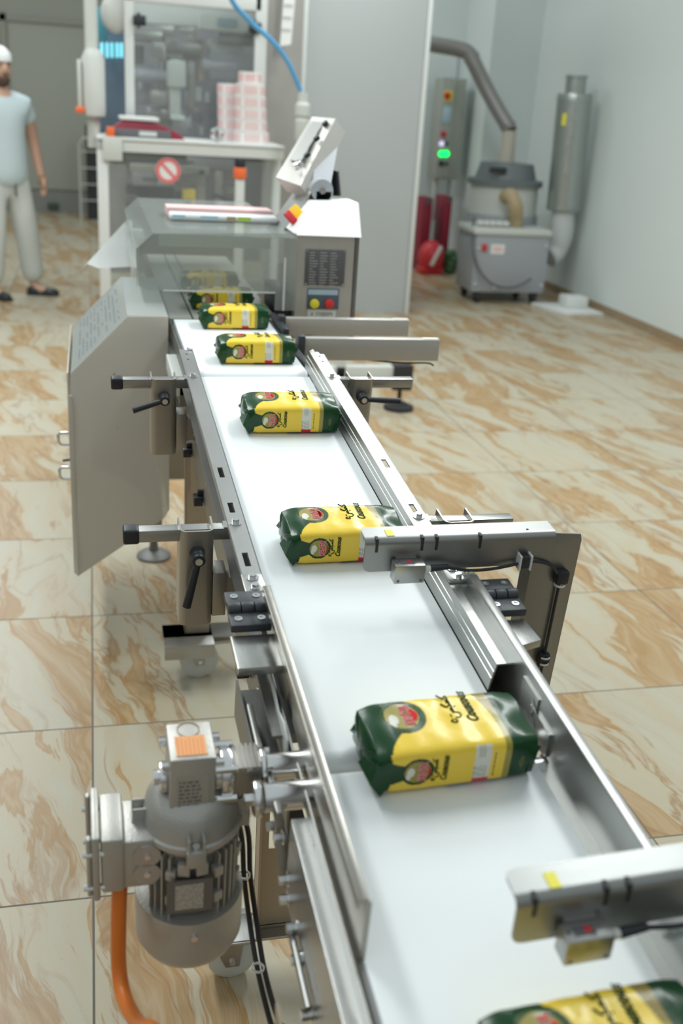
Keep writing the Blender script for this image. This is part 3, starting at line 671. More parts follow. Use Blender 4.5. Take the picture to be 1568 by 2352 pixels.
# ================================================================== SENSOR ARMS
def sensor_arm(label, a0, a1, bb, ctop, tilt=0.0, post=True, LF=0.053):
    base = FC @ Vector((a1, bb, -0.3)); th = thing('sensor_bracket', label, 'sensor bracket', base, 'sensor brackets over the belt')
    F = FC @ TR((a0, bb, ctop)) @ Matrix.Rotation(tilt, 4, 'Y') @ Matrix.Rotation(R(0), 4, 'Z')
    L = a1 - a0
    # bent sheet with rounded outer corners: (u along the arm, v around the bend)
    def bend(v):
        r_, top = 0.010, 0.028
        if v < top: return 0.038 - v, 0.0, (0, 0, 1)
        a_ = r_ * math.pi / 2
        if v < top + a_: q = R(90) + (v - top) / r_; return 0.010 + r_ * math.cos(q), -0.010 + r_ * math.sin(q), (0, math.cos(q), math.sin(q))
        return 0.0, -0.010 - (v - top - a_), (0, -1, 0)
    V = 0.028 + 0.010 * math.pi / 2 + LF - 0.010; vs = []; rc = 0.011; nv = 64
    b2 = bmesh.new(); rows = []
    for i_ in range(nv + 1):
        v = V * i_ / nv; e_ = min(v, V - v); x_ = rc - math.sqrt(max(0, rc * rc - (rc - e_) ** 2)) if e_ < rc else 0.0
        y_, z_, n_ = bend(v); row = []
        for u in (x_, 0.02 + x_ * 0.3, L * 0.4, L):
            row.append((b2.verts.new((u, y_, z_)), b2.verts.new((u, y_ - n_[1] * 0.0025, z_ - n_[2] * 0.0025))))
        rows.append(row)
    for ra, rb_ in zip(rows, rows[1:]):
        for k in range(3):
            b2.faces.new((ra[k][0], ra[k + 1][0], rb_[k + 1][0], rb_[k][0])); b2.faces.new((ra[k][1], rb_[k][1], rb_[k + 1][1], ra[k + 1][1]))
        b2.faces.new((ra[0][0], rb_[0][0], rb_[0][1], ra[0][1])); b2.faces.new((ra[3][0], ra[3][1], rb_[3][1], rb_[3][0]))
    for row in (rows[0], rows[-1]):
        for k in range(3): b2.faces.new((row[k][0], row[k][1], row[k + 1][1], row[k + 1][0]))
    bmesh.ops.recalc_face_normals(b2, faces=b2.faces)
    m = MB(); m._add(b2)
    arm = m.build('arm', ARMST, th, F)
    # notches filled dark, folded front corner left open
    m = MB(1)
    for x in (0.015, 0.083, 0.105, 0.172):
        m.box(x, x + 0.0045, -0.0006, 0.008, -0.021, -0.0035, 0.0005, seg=1)
        m.box(x, x + 0.0045, 0.0, 0.010, -0.0045, 0.0006, 0.0002, seg=1)
    m.cyl((0.252, 0.014, -0.001), (0.252, 0.014, 0.0006), 0.002, seg=12)
    m.build('slot', RUBBER, arm, F)
    m = MB(); m.box(0.034, 0.045, 0.009, 0.027, 0.0, 0.0008, mat=Matrix.Identity(4)); m.build('yellow_sticker', YEL, arm, F)
    if post:
        m = MB(); m.prism([(L - 0.04, -0.004), (L + 0.004, -0.006), (L + 0.046, -0.010), (L + 0.049, -0.02), (L + 0.047, -0.46), (L - 0.026, -0.46), (L - 0.026, -0.053), (L - 0.04, -0.053)], 'y', 0.0105, 0.0135, bev=0.0008)
        m.box(L - 0.026, L - 0.0235, 0.0135, 0.045, -0.46, -0.06); m.box(L + 0.0445, L + 0.047, 0.0135, 0.045, -0.46, -0.03)
        m.build('post', ARMST, th, F)
        m = MB(); m.box(L - 0.20, L + 0.04, 0.0136, 0.040, -0.46, -0.42, 0.002); m.build('mounting_foot', STEELX, th, F)
    # photo sensor
    m = MB(); m.box(0.040, 0.086, -0.026, -0.004, -0.060, -0.030, 0.002); m.box(0.047, 0.078, -0.004, 0.0, -0.053, -0.030)
    se = m.build('photo_sensor', STEELX, th, F)
    m = MB(); m.box(0.050, 0.070, -0.020, -0.010, -0.030, -0.0292); m.build('display_window', INK, se, F)
    m = MB(); m.box(0.060, 0.0665, -0.0185, -0.0115, -0.0292, -0.0288); m.build('red_lens', RED, se, F)
    m = MB(1); [m.cyl((x, -0.0262, z), (x, -0.0250, z), 0.0022, seg=12) for x, z in ((0.046, -0.055), (0.080, -0.055))]
    m.cyl((0.045, -0.015, -0.0290), (0.045, -0.015, -0.0300), 0.002, seg=12); m.build('screw', INK, se, F)
    m = MB(); m.cyl((0.086, -0.014, -0.043), (0.0885, -0.014, -0.043), 0.0052, seg=16); m.build('red_ring', RED, se, F)
    m = MB(); m.cyl((0.0885, -0.014, -0.043), (0.097, -0.014, -0.043), 0.005, seg=16, bev=0.001); m.build('plug', WHITEP, se, F)
    m = MB(); m.cyl((0.097, -0.014, -0.043), (0.125, -0.012, -0.043), 0.0055, 0.004, seg=16)
    ln = [(0.12, -0.012, -0.043), (0.16, -0.010, -0.052), (0.20, -0.008, -0.052), (0.235, -0.008, -0.046), (0.262, -0.006, -0.044)]
    if post: ln += [(0.29, -0.004, -0.052), (L + 0.010, -0.002, -0.066), (L + 0.022, 0.004, -0.085), (L + 0.024, 0.006, -0.14), (L + 0.024, 0.006, -0.26), (L + 0.024, 0.008, -0.38)]
    else: ln += [(L - 0.02, -0.004, -0.05)]
    m.tube(ln, 0.0024, 10); m.build('sensor_cable', BLK, th, F)
    m = MB(1); m.box(0.238, 0.252, -0.013, 0.0, -0.052, -0.032, 0.001)
    if post: m.box(L + 0.014, L + 0.034, -0.004, 0.0105, -0.090, -0.068, 0.003); m.box(L + 0.014, L + 0.032, -0.002, 0.0105, -0.245, -0.222, 0.003)
    m.build('cable_clip', BLK, th, F)
    m = MB(1)
    for x in (0.236, 0.253): m.box(x, x + 0.003, -0.0145, 0.001, -0.055, -0.030, 0.0006, seg=1)
    if post:
        for z in (-0.094, -0.228, -0.240): m.lathe([(0.009, 0), (0.009, 0.003), (0.0075, 0.003), (0.0075, 0)], (L + 0.023, 0.003, z), 16, ring=True)
    m.build('cable_tie', PAPER, th, F)
    # crumpled clear film scrap on the cable
    m = MB()
    for k in range(6):
        q = k * 1.05; m.sphere((0.158 + 0.008 * math.cos(q), -0.012, -0.060 + 0.004 * math.sin(q)), 0.006, (1.1, 0.4, 0.8), u=10, v=7)
    m.build('film_scrap', ACRYL, th, F)
    return th
sensor_arm('steel bracket holding a photo sensor over the middle belt, with upright post', 0.006, 0.300, -0.983, 0.112)
sensor_arm('blurred steel bracket with photo sensor and yellow sticker at lower right', -0.024, 0.50, -1.640, 0.118, R(-2.2), True)

# ================================================================== PACKAGES
Lh, Wh, Hh = 0.0875, 0.0475, 0.056
GR = (0.006, 0.052, 0.015); YE = (0.93, 0.66, 0.07); GOLD = (0.36, 0.30, 0.06); WH = (0.75, 0.74, 0.66); DK = (0.006, 0.035, 0.012); BRN = (0.30, 0.22, 0.05)
def design(x, y, z):
    """printed film colour at a point of the pack"""
    t = (z - Hh / 2) / (Hh / 2); top = t > -y / Wh * 0.999 and t > abs(y) / Wh * 0.9
    front = (not top) and y < 0
    if top:
        cx, cy = -0.047, 0.014
        dd = math.hypot((x - cx) / 1.0, (y - cy) / 1.12)
        if dd < 0.0190:
            if ((x + 0.0570) / 0.0050) ** 2 + ((y - 0.010) / 0.0085) ** 2 < 1 or ((x + 0.0600) / 0.0038) ** 2 + ((y - 0.001) / 0.007) ** 2 < 1: return WH
            return GOLD
        if dd < 0.0208: return DK
        if dd < 0.0226: return (0.05, 0.10, 0.012)
        if dd < 0.0262: return GR
        # green flows from the left and hugs the disc
        lim = -0.052 - 0.55 * (y + 0.01) if y < 0.0 else -0.030 - 0.0 * y
        if y < 0.012:
            u = (y + Wh) / (Wh + 0.012); lim = -0.074 + 0.050 * u ** 1.7
        else:
            lim = -0.024 - 0.4 * (y - 0.012)
        if x < lim: return GR
        gb0 = 0.048 - 0.12 * (y + 0.0) if y > 0 else 0.049 + 0.0 * y
        gb0 = 0.0505 - 0.20 * max(0, y) * 1.0 - 0.0 ; gb1 = 0.0575
        if x > gb1: return GR
        if x > gb0: return BRN if y > 0.005 else GOLD
        return YE
    if front:
        zc = 0.030; cx = -0.046
        dd = math.hypot(x - cx, z - zc)
        if dd < 0.0142:
            if ((x + 0.0535) / 0.0042) ** 2 + ((z - zc) / 0.0060) ** 2 < 1 or ((x + 0.0555) / 0.0028) ** 2 + ((z - zc + 0.005) / 0.005) ** 2 < 1: return WH
            return GOLD
        if dd < 0.0158: return DK
        if dd < 0.0178: return GR
        if x < cx:
            hw = 0.0105 + 0.35 * max(0, (-0.062 - x)) + 5.0 * max(0, -0.074 - x)
            if abs(z - zc) < hw: return GR
            if x < -0.081: return GR
        if 0.016 < x < 0.0345:
            if z < 0.0105: return (0.62, 0.02, 0.03)
            u = (x * 1000) % 2.6
            if z < 0.028 and u < 1.0 and x < 0.030 and (z * 1000 + x * 400) % 7 > 1.5: return (0.25, 0.25, 0.22)
            if z > 0.040 and 0.021 < x < 0.029 and u < 1.0: return (0.3, 0.3, 0.27)
            return WH
        if 0.0385 < x < 0.0400 and 0.012 < z < 0.044 and (z * 1000) % 2.2 > 0.6: return (0.18, 0.12, 0.02)
        if x > 0.0575: 
            if ((x - 0.071) / 0.003) ** 2 + ((z - 0.026) / 0.009) ** 2 < 1 and (z * 1000 + x * 1500) % 3 > 1.2: return (0.14, 0.15, 0.03)
            return GR
        if x > 0.050: return GOLD
        if z < 0.0045: return (0.10, 0.09, 0.02) if x > -0.01 else YE
        return YE
    if x < -0.066 or x > 0.057: return GR
    return YE
def section_pt(u, W_, H_, n_=7.0):
    q = 2 * math.pi * u; c, s = math.cos(q), math.sin(q)
    return (W_ * abs(c) ** (2 / n_) * (1 if c > 0 else -1), H_ / 2 * abs(s) ** (2 / n_) * (1 if s > 0 else -1))
def arc_ring(W_, H_, n_, K):
    raw = [section_pt(i / 1440, W_, H_, n_) for i in range(1441)]
    acc = [0.0]
    for a, b in zip(raw, raw[1:]): acc.append(acc[-1] + math.hypot(b[0] - a[0], b[1] - a[1]))
    out = []; j = 0
    for k in range(K):
        t = acc[-1] * k / K
        while acc[j + 1] < t: j += 1
        f = (t - acc[j]) / max(1e-9, acc[j + 1] - acc[j]); out.append((raw[j][0] + (raw[j + 1][0] - raw[j][0]) * f, raw[j][1] + (raw[j + 1][1] - raw[j][1]) * f))
    return out
def pack_mesh():
    K = 330; st = []
    n_x = 190
    ring = arc_ring(1, 1, 7.0, K); ringr = [(p[0], p[1] * 2) for p in arc_ring(Wh, Hh, 7.0, K)]
    verts = []; faces = []; cols = []
    def sag(x, y, z): # soft waviness of the film
        return 0.00035 * math.sin(x * 110 + y * 50) * math.cos(y * 80 - x * 40) + 0.0002 * math.sin(x * 210 + 1.0 + z * 160)
    xs = [-Lh + 2 * Lh * i / n_x for i in range(n_x + 1)]
    rows = []
    for x in xs:
        e = max(0, (abs(x) - 0.064) / (Lh - 0.064)); left = x < 0
        sy = 1 - 0.05 * e ** 2 if left else 1 - 0.03 * e ** 2; sz = 1 - (0.16 if left else 0.07) * e ** 1.6
        sy *= 1 + 0.012 * math.cos(x * 18); row = []
        for (y0, z0) in ringr:
            zz = z0 / 2.0 * sz * (1 + 0.02 * math.cos(y0 * 33)); yy = y0 * sy
            k = sag(x, yy, zz); zt = zz + (k if zz > -Hh * 0.4 else 0); yy2 = yy + k * (1 if yy > 0 else -1) * 0.7
            # dented ends
            if e > 0: yy2 += -0.0015 * e * math.sin(zz * 160 + 1) ; zt += 0.0022 * e * math.sin(yy * 90 + (2 if left else 0)) * (1 if zz > -0.02 else 0)
            row.append((x, yy2, zt + Hh / 2))
        rows.append(row)
    # end caps: gathered folds
    def cap(row, sgn):
        out = []
        for f, dx in ((0.86, 0.0030), (0.62, 0.0048), (0.34, 0.0058), (0.08, 0.0058)):
            r2 = []
            for (x, y, z) in row:
                yy = y * f; zz = Hh / 2 + (z - Hh / 2) * f
                fold = 0.0045 * (1 - abs(y) / Wh) * (1 - abs(z - Hh / 2) / (Hh / 2) * 0.8) * (1.0 if sgn < 0 else 0.45)
                cre = -0.003 * math.exp(-((abs(y) / Wh - abs(z - Hh / 2) / (Hh / 2)) / 0.16) ** 2) * f
                r2.append((x + sgn * (dx + fold * (1 - f) + cre), yy, zz))
            out.append(r2)
        return out
    lc = cap(rows[0], -1); rc = cap(rows[-1], 1)
    allr = lc[::-1] + rows + rc
    for r_ in allr:
        for p in r_: verts.append(p)
    for i in range(len(allr) - 1):
        for k in range(K): faces.append((i * K + k, i * K + (k + 1) % K, (i + 1) * K + (k + 1) % K, (i + 1) * K + k))
    faces.append(tuple(range(K))[::-1]); faces.append(tuple((len(allr) - 1) * K + k for k in range(K)))
    nb = len(verts)
    def flap(P):   # small folded triangular ear: 5-point solid
        s = len(verts); verts.extend(P)
        for f in ((0, 1, 2), (0, 2, 3), (0, 3, 1), (1, 3, 2)): faces.append(tuple(s + q for q in f))
    flap([(-Lh - 0.001, -Wh * 0.95, 0.044), (-Lh + 0.015, -Wh * 1.015, 0.024), (-Lh + 0.004, -Wh * 1.0, 0.001), (-Lh - 0.009, -Wh * 1.02, 0.020)])
    flap([(-Lh + 0.003, -Wh * 0.4, 0.050), (-Lh - 0.001, -Wh * 0.95, 0.044), (-Lh - 0.009, -Wh * 1.02, 0.020), (-Lh - 0.011, -Wh * 0.2, 0.020)])
    flap([(-Lh - 0.004, Wh * 0.5, 0.036), (-Lh + 0.006, Wh * 0.98, 0.040), (-Lh + 0.004, Wh * 0.9, 0.010), (-Lh - 0.009, Wh * 0.7, 0.028)])
    flap([(Lh + 0.003, -Wh * 0.55, 0.034), (Lh - 0.008, -Wh * 0.99, 0.006), (Lh - 0.004, -Wh * 0.96, 0.046), (Lh + 0.009, -Wh * 0.80, 0.036)])
    flap([(Lh + 0.003, Wh * 0.5, 0.030), (Lh - 0.006, Wh * 0.97, 0.044), (Lh - 0.004, Wh * 0.93, 0.012), (Lh + 0.008, Wh * 0.75, 0.020)])
    me = bpy.data.meshes.new('pouch'); me.from_pydata(verts, [], faces)
    bm = bmesh.new(); bm.from_mesh(me); bmesh.ops.recalc_face_normals(bm, faces=bm.faces); bm.to_mesh(me); bm.free()
    ca = me.color_attributes.new('print', 'FLOAT_COLOR', 'POINT')
    buf = []
    for i, v in enumerate(me.vertices):
        x, y, z = v.co
        c = GR if (i >= nb or abs(x) > Lh - 0.001) else design(x, y, z)
        buf += [c[0], c[1], c[2], 1.0]
    ca.data.foreach_set('color', buf)
    me.polygons.foreach_set('use_smooth', [True] * len(me.polygons)); me.set_sharp_from_angle(angle=R(50))
    m, n, l, b = newmat('printed_film')
    at = n.new('ShaderNodeAttribute'); at.attribute_name = 'print'; l.new(at.outputs['Color'], b.inputs['Base Color'])
    b.inputs['Roughness'].default_value = 0.26; b.inputs['Specular IOR Level'].default_value = 0.28; b.inputs['Coat Weight'].default_value = 0.12; b.inputs['Coat Roughness'].default_value = 0.10
    tc = n.new('ShaderNodeTexCoord'); nz = n.new('ShaderNodeTexNoise'); nz.inputs['Scale'].default_value = 26; nz.inputs['Detail'].default_value = 3; nz.inputs['Distortion'].default_value = 1.2
    l.new(tc.outputs['Object'], nz.inputs['Vector']); bp = n.new('ShaderNodeBump'); bp.inputs['Strength'].default_value = 0.16; bp.inputs['Distance'].default_value = 0.005
    l.new(nz.outputs['Fac'], bp.inputs['Height']); l.new(bp.outputs['Normal'], b.inputs['Normal'])
    me.materials.append(m); return me
PACK = pack_mesh()
def letters():
    """lettering on the top and front faces; letter tops point towards the left end"""
    top = Hh * 1.010 + 0.0006; fy = -Wh * 1.012 - 0.0006
    def mt(x, y): return basis((x, y, top), (0, 1, 0), (-1, 0, 0))          # reads away from the viewer
    def mf(x, z): return basis((x, fy, z), (0, 0, 1), (-1, 0, 0))
    out = []
    def add(nm, mb, m): me = bpy.data.meshes.new(nm); mb.bm.to_mesh(me); mb.bm.free(); me.materials.append(m); out.append((nm, me))
    for M, sz, sw, k in ((mt(-0.0405, 0.014), 0.0135, (mt(-0.0325, 0.014), 1.05), 'top'), (mf(-0.0405, 0.030), 0.0100, (mf(-0.0345, 0.030), 0.78), 'front')):
        M = M @ Matrix.Diagonal((0.78, 1.2, 1, 1))
        wt = MB(); addtext(wt, 'KENZA', sz, M, 0.2, 0.0007); add('lettering_outline', wt, LPINK)
        rd = MB(); addtext(rd, 'KENZA', sz, M @ TR((0, 0, 0.00015)), 0.2, 0.00022); add('brand_lettering', rd, LRED)
        M2, q = sw; pts = []
        for i in range(9):
            u = -1 + 2 * i / 8; pts.append((0.0105 * q * u, -0.0005 + 0.0035 * q * u * u))
        low = [(p[0] * 0.96, p[1] - 0.0022 * q * (1 - (p[0] / (0.0105 * q)) ** 2) - 0.0002) for p in pts]
        sb = MB(); sb.prism(pts + low[::-1], 'z', 0.0, 0.00025, mat=M2); add('red_swoosh', sb, LRED)
    for M, sz, f_ in ((mt(0.0290, 0.018), 0.0140, 0.0005), (mf(-0.0165, 0.031), 0.0088, 0.00028)):
        gm = MB(); addtext(gm, 'Couscous', sz, M @ Matrix.Diagonal((0.95, 1.15, 1, 1)), 0.35, f_); add('title_lettering', gm, DGREEN)
    def arabic(M, s):
        gm = MB()
        def st(pts, w_):
            P = [Vector((p[0] * s, p[1] * s, 0)) for p in pts]; gm.tube([M @ p for p in P], w_ * s, 6, smooth=True)
        w_ = 0.00095
        st([(0.026, 0.011), (0.019, 0.006), (0.023, 0.0015), (0.017, 0.0)], w_)
        st([(0.017, 0), (0.015, 0.003), (0.0135, 0.0), (0.012, 0.003), (0.0105, 0.0), (0.008, 0.0005)], w_)
        st([(0.010, 0.011), (0.003, 0.006), (0.007, 0.001), (0.001, 0.0)], w_)
        st([(0.001, 0), (-0.001, 0.003), (-0.0025, 0), (-0.004, 0.003), (-0.006, 0.0), (-0.008, 0.002)], w_)
        st([(-0.008, 0.003), (-0.009, -0.004), (-0.014, -0.0055), (-0.018, -0.002), (-0.017, 0.002)], w_)
        st([(-0.020, 0.006), (-0.023, 0.009), (-0.026, 0.005), (-0.024, 0.002), (-0.020, 0.004)], w_)
        for p in ((-0.012, 0.006), (-0.015, 0.006), (0.003, -0.004)): st([(p[0] - 0.0004, p[1]), (p[0], p[1] + 0.0003), (p[0] + 0.0004, p[1])], w_ * 1.1)
        add('script_lettering', gm, DGREEN)
    arabic(mt(0.0120, 0.018), 0.95); arabic(mf(-0.0255, 0.031), 0.58)
    return out
LETTERS = letters()
PG = 'green and yellow couscous packs riding on the belt'
def pack(label, Mw, rz=0.0, sx=1.0):
    e = bpy.data.objects.new('couscous_pack', None); COL.objects.link(e); e.empty_display_size = 0.05
    e.matrix_world = Mw @ Matrix.Rotation(rz, 4, 'Z') @ Matrix.Diagonal((sx, sx ** 0.5, sx ** 0.5, 1)); tag(e, label, 'food package', PG)
    for nm, me in [('pouch', PACK)] + LETTERS:
        o = bpy.data.objects.new(nm, me); COL.objects.link(o); o.parent = e
    return e
def on(a, b): return FC @ TR((a, b, 0.0008))
def lv(x, y): return TR((x, y, 1.0050))
pack('nearest couscous pack, cut off by the lower right corner of the photo', on(0.026, -1.738), R(2.5), 1.08)
pack('couscous pack straddling the joint of the two nearest belts', on(0.0235, -1.322), R(2.5), 1.10)
pack('couscous pack half hidden behind the sensor bracket arm', on(0.0170, -0.812), R(0.5), 1.04)
pack('couscous pack on the bright middle belt below the belt joint', on(0.0265, -0.300), R(-1.0), 1.04)
pack('couscous pack on the short level belt, beside the nearer steel beam', lv(0.406, 0.634), R(0))
pack('couscous pack at the far edge of the short level belt', lv(0.404, 1.03), R(0.5))
pack('couscous pack just coming out below the clear hood', lv(0.400, 1.305), R(-1))
pack('dim couscous pack seen through the clear hood, furthest back', lv(0.395, 1.60), R(-1))

# ================================================================== CHECKWEIGHER
cw = thing('checkweigher', 'stainless checkweigher with clear hood, control cabinet and tilted display', 'weighing machine', (0.45, 1.6, 0))
lp = [(0.2435, 0.512), (0.2435, 1.135)]
m = MB(); zt = 1.004; r_ = 0.016; pts = []
for i in range(9): q = R(90 + 180 * i / 8); pts.append((0.512 + r_ + r_ * math.cos(q), zt - r_ + r_ * math.sin(q)))
for i in range(9): q = R(-90 + 180 * i / 8); pts.append((1.130 - r_ + r_ * math.cos(q), zt - r_ + r_ * math.sin(q)))
m.prism(pts, 'x', 0.248, 0.512); m.build('infeed_belt', BELT, cw)
m = MB(); m.box(0.236, 0.241, 0.53, 1.12, 0.955, 1.0); m.box(0.519, 0.524, 0.53, 1.12, 0.955, 1.0); m.box(0.225, 0.241, 0.60, 1.05, 0.90, 0.955); m.box(0.24, 0.52, 0.6, 1.1, 0.90, 0.95); m.build('infeed_frame', DARKSTEEL, cw)
m = MB(); m.box(0.21, 0.236, 0.60, 0.86, 0.925, 0.965, 0.002); m.build('grey_block', CREAM, cw)
m = MB()
for x0, x1 in ((0.235, 0.300), (0.306, 0.34), (0.346, 0.545)): m.box(x0, x1, 1.135, 2.9, 0.985, 1.003, 0.001)
m.build('weigh_belt', plain('grey_belt', (0.27, 0.27, 0.25), 0.5), cw)
m = MB(); m.box(0.228, 0.552, 1.135, 2.9, 0.93, 0.985); m.build('weigh_bed', DARKSTEEL, cw)
m = MB(1); m.box(0.519, 0.535, 0.56, 0.76, 0.965, 1.006, 0.002); m.box(0.527, 0.545, 0.95, 1.18, 0.965, 1.015, 0.002); m.box(0.56, 0.60, 1.26, 1.5, 0.96, 1.06, 0.002); m.build('infeed_guide', BLK, cw)
# beams on the right
for (ya, p0, p1, zz) in ((0.80, wy(700, 770, 0.80), wy(1010, 787, 0.80), 0.0), (1.06, wy(655, 728, 1.06), wy(940, 738, 1.06), 0.0)):
    h_ = 0.058 if ya < 1 else 0.048
    m = MB(); z1 = (p0.z + p1.z) / 2; m.box(p0.x, p1.x, ya, ya + 0.028, z1 - h_, z1, 0.002); bm_ = m.build('support_beam', CABST, cw)
    m = MB(); m.box(p0.x - 0.018, p0.x + 0.002, ya - 0.004, ya + 0.032, z1 - h_ - 0.012, z1 + 0.006, 0.003); m.build('end_cap', HINGE, bm_)
    m = MB(); m.box(p1.x - 0.045, p1.x - 0.002, ya + 0.004, ya + 0.02, z1 + 0.0001, z1 + 0.0014); m.build('paper_tag', PAPER, bm_)
    if ya < 1:
        m = MB(); m.tube([(p1.x - 0.19, ya + 0.01, z1 - h_), (p1.x - 0.10, ya + 0.005, z1 - h_ - 0.006), (p1.x - 0.03, ya, z1 - h_ - 0.005), (p1.x - 0.012, ya, z1 - h_ - 0.012)], 0.0022, 8); m.build('thin_cable', RUBBER, bm_)
# body below the belts
m = MB(1); m.box(0.60, 0.64, 1.05, 1.10, 0.2, 0.97, 0.003); m.box(0.28, 0.62, 1.5, 1.56, 0.60, 0.66, 0.003); m.box(0.24, 0.60, 1.75, 1.80, 0.30, 0.93, 0.003); m.build('lower_frame', STEELV, cw)
for fx, fy in ((0.222, 1.755), (0.62, 1.755)):
    m = MB(); m.box(fx - 0.03, fx + 0.03, fy - 0.03, fy + 0.03, 0.10, 0.93, 0.003); lg = m.build('leg', STEELV, cw)
    m = MB(); m.lathe([(0.062, 0), (0.062, 0.008), (0.05, 0.018), (0.018, 0.026), (0.014, 0.06), (0.014, 0.10)], (fx, fy, 0), 28); m.cyl((fx, fy, 0.092), (fx, fy, 0.104), 0.03, seg=20); m.build('levelling_foot', CASTD, lg)
# right rear outrigger with foot
Yr = 3.69; f = wz(911, 936)
m = MB(); p0, p1 = wy(770, 848, Yr), wy(935, 880, Yr); m.box(p0.x - 0.5, p1.x, Yr - 0.03, Yr + 0.03, p1.z - 0.02, p1.z + 0.10, 0.004); m.box(p0.x, p0.x + 0.05, Yr - 0.03, Yr + 0.03, p1.z - 0.02, 0.9); m.box(0.60, 0.66, 1.6, Yr, p1.z, p1.z + 0.06); og = m.build('outrigger', CREAM, cw)
m = MB(); m.box(f.x - 0.055, f.x + 0.055, Yr - 0.05, Yr + 0.03, p1.z - 0.03, p1.z + 0.11, 0.004); m.cyl((f.x, Yr, 0.03), (f.x, Yr, p1.z), 0.012, seg=14); m.lathe([(0.085, 0), (0.085, 0.02), (0.05, 0.035), (0.015, 0.05)], (f.x, Yr, 0), 28); m.build('levelling_foot', RUBBER, og)
# hood of clear sheet
Yf = 1.19
P_ = lambda px, py, Y=Yf: wy(px, py, Y)
q = [P_(375, 668), P_(632, 668), P_(680, 640), P_(682, 536), P_(352, 536), P_(312, 572), P_(318, 640)]
zb = q[0].z
q2 = [(p.x, p.z) for p in q]
Q = [(q2[0][0], zb), (q2[1][0], zb), (q2[1][0], 1.02), (q2[2][0], 1.02), (q2[3][0], q2[3][1]), (q2[4][0], q2[4][1]), (q2[5][0], q2[5][1]), (q2[6][0], q2[6][1] - 0.02), (q2[6][0] + 0.03, zb)]
m = MB(); m.prism(Q, 'y', Yf, Yf + 0.004); hood = m.build('clear_hood', ACRYL, cw, smooth=20)
m = MB(); m.box(Q[0][0], Q[1][0], Yf - 0.001, Yf + 0.005, zb - 0.001, zb + 0.0025); m.build('hood_edge', WHITEP, hood)
m = MB(); m.box(Q[5][0], Q[4][0], Yf + 0.004, 2.25, Q[5][1] - 0.004, Q[5][1]); m.hexa([(Q[5][0], Yf, Q[5][1]), (Q[6][0], Yf, Q[6][1]), (Q[6][0], 2.25, Q[6][1]), (Q[5][0], 2.25, Q[5][1])], [(Q[5][0] + 0.003, Yf, Q[5][1] - 0.004), (Q[6][0] + 0.003, Yf, Q[6][1] - 0.002), (Q[6][0] + 0.003, 2.25, Q[6][1] - 0.002), (Q[5][0] + 0.003, 2.25, Q[5][1] - 0.004)])
m.box(Q[6][0], Q[6][0] + 0.004, Yf, 2.25, Q[7][1], Q[6][1]); m.build('hood_top', ACRYL, hood)
m = MB(); m.box(Q[5][0] + 0.02, Q[4][0] - 0.06, Yf + 0.09, Yf + 0.095, Q[5][1] - 0.045, Q[5][1] - 0.012); m.build('hood_bracket', CREAM, hood)
m = MB(); m.box(0.565, 0.571, Yf - 0.004, Yf - 0.001, 1.02, 1.17); m.build('edge_strip', WHITEP, hood)  # highlight along the hood edge, painted in as a white strip
m = MB(); m.box(Q[7][0] + 0.02, 0.55, 2.2, 2.21, 1.03, 1.2); m.build('back_plate', STEELV, hood)
# control cabinet
Yc = 1.22; A0, A1 = wy(684, 540, Yc), wy(826, 540, Yc)
m = MB(); m.box(A0.x, A1.x - 0.014, Yc, Yc + 0.22, 0.93, A0.z); cab = m.build('control_cabinet', CABST, cw)
m = MB(); m.box(A1.x - 0.010, A1.x, Yc, Yc + 0.22, 0.93, A0.z); m.box(A1.x - 0.014, A1.x - 0.010, Yc + 0.004, Yc + 0.22, 0.93, A0.z); m.build('cabinet_door_edge', DARKSTEEL, cab)
t0, t1 = wy(722, 466, Yc + 0.085), wy(823, 466, Yc + 0.085)
m = MB(); m.hexa([(A0.x - 0.004, Yc - 0.004, A0.z), (A1.x + 0.004, Yc - 0.004, A0.z), (t1.x, t1.y, t1.z), (t0.x, t0.y, t0.z)], [(A0.x - 0.004, Yc + 0.22, A0.z), (A1.x + 0.004, Yc + 0.22, A0.z), (t1.x, Yc + 0.22, t1.z), (t0.x, Yc + 0.22, t0.z)])
m.build('sloped_top', plain('lid_painted_glare', (0.92, 0.93, 0.93), 0.3), cab)  # ceiling lamp reflection on the slope painted in as white
u0, u1 = wy(702, 572, Yc), wy(789, 657, Yc)
m = MB(); m.box(u0.x, u1.x, Yc - 0.003, Yc - 0.0005, u1.z, u0.z, 0.0008); pl = m.build('rating_plate', INK, cab)
m = MB()
for k in range(13):
    z = u0.z - 0.010 - k * 0.0078
    for j in range(3):
        x = u0.x + 0.012 + j * 0.031; m.box(x, x + 0.010 + 0.016 * random.random(), Yc - 0.0036, Yc - 0.003, z, z + 0.0018)
m.build('plate_text', INKW, pl)
m = MB(1); [screw(m, (x, Yc - 0.003, z), (0, -1, 0), 0.003) for x in (u0.x + 0.004, u1.x - 0.004) for z in (u0.z - 0.004, u1.z + 0.004)]; m.build('screw', CHROME, pl)
v0, v1 = wy(706, 662, Yc), wy(776, 710, Yc)
m = MB(); m.box(v0.x, v1.x, Yc - 0.003, Yc - 0.0005, v1.z, v0.z, 0.0006); bp_ = m.build('button_plate', plain('slate_plate', (0.10, 0.13, 0.17), 0.5), cab)
m = MB(); m.box(v0.x + 0.002, v1.x - 0.004, Yc - 0.0036, Yc - 0.003, v0.z - 0.018, v0.z - 0.003); m.build('paper_strip', PALEBLUE, bp_)
for px, mt_, nm in ((721, YEL, 'yellow_button'), (755, plain('red_button_mat', (0.8, 0.04, 0.05), 0.35), 'red_button')):
    c_ = wy(px, 697, Yc); m = MB(); m.cyl((c_.x, Yc - 0.003, c_.z), (c_.x, Yc - 0.012, c_.z), 0.0135, seg=28, bev=0.002); m.build(nm, mt_, bp_)
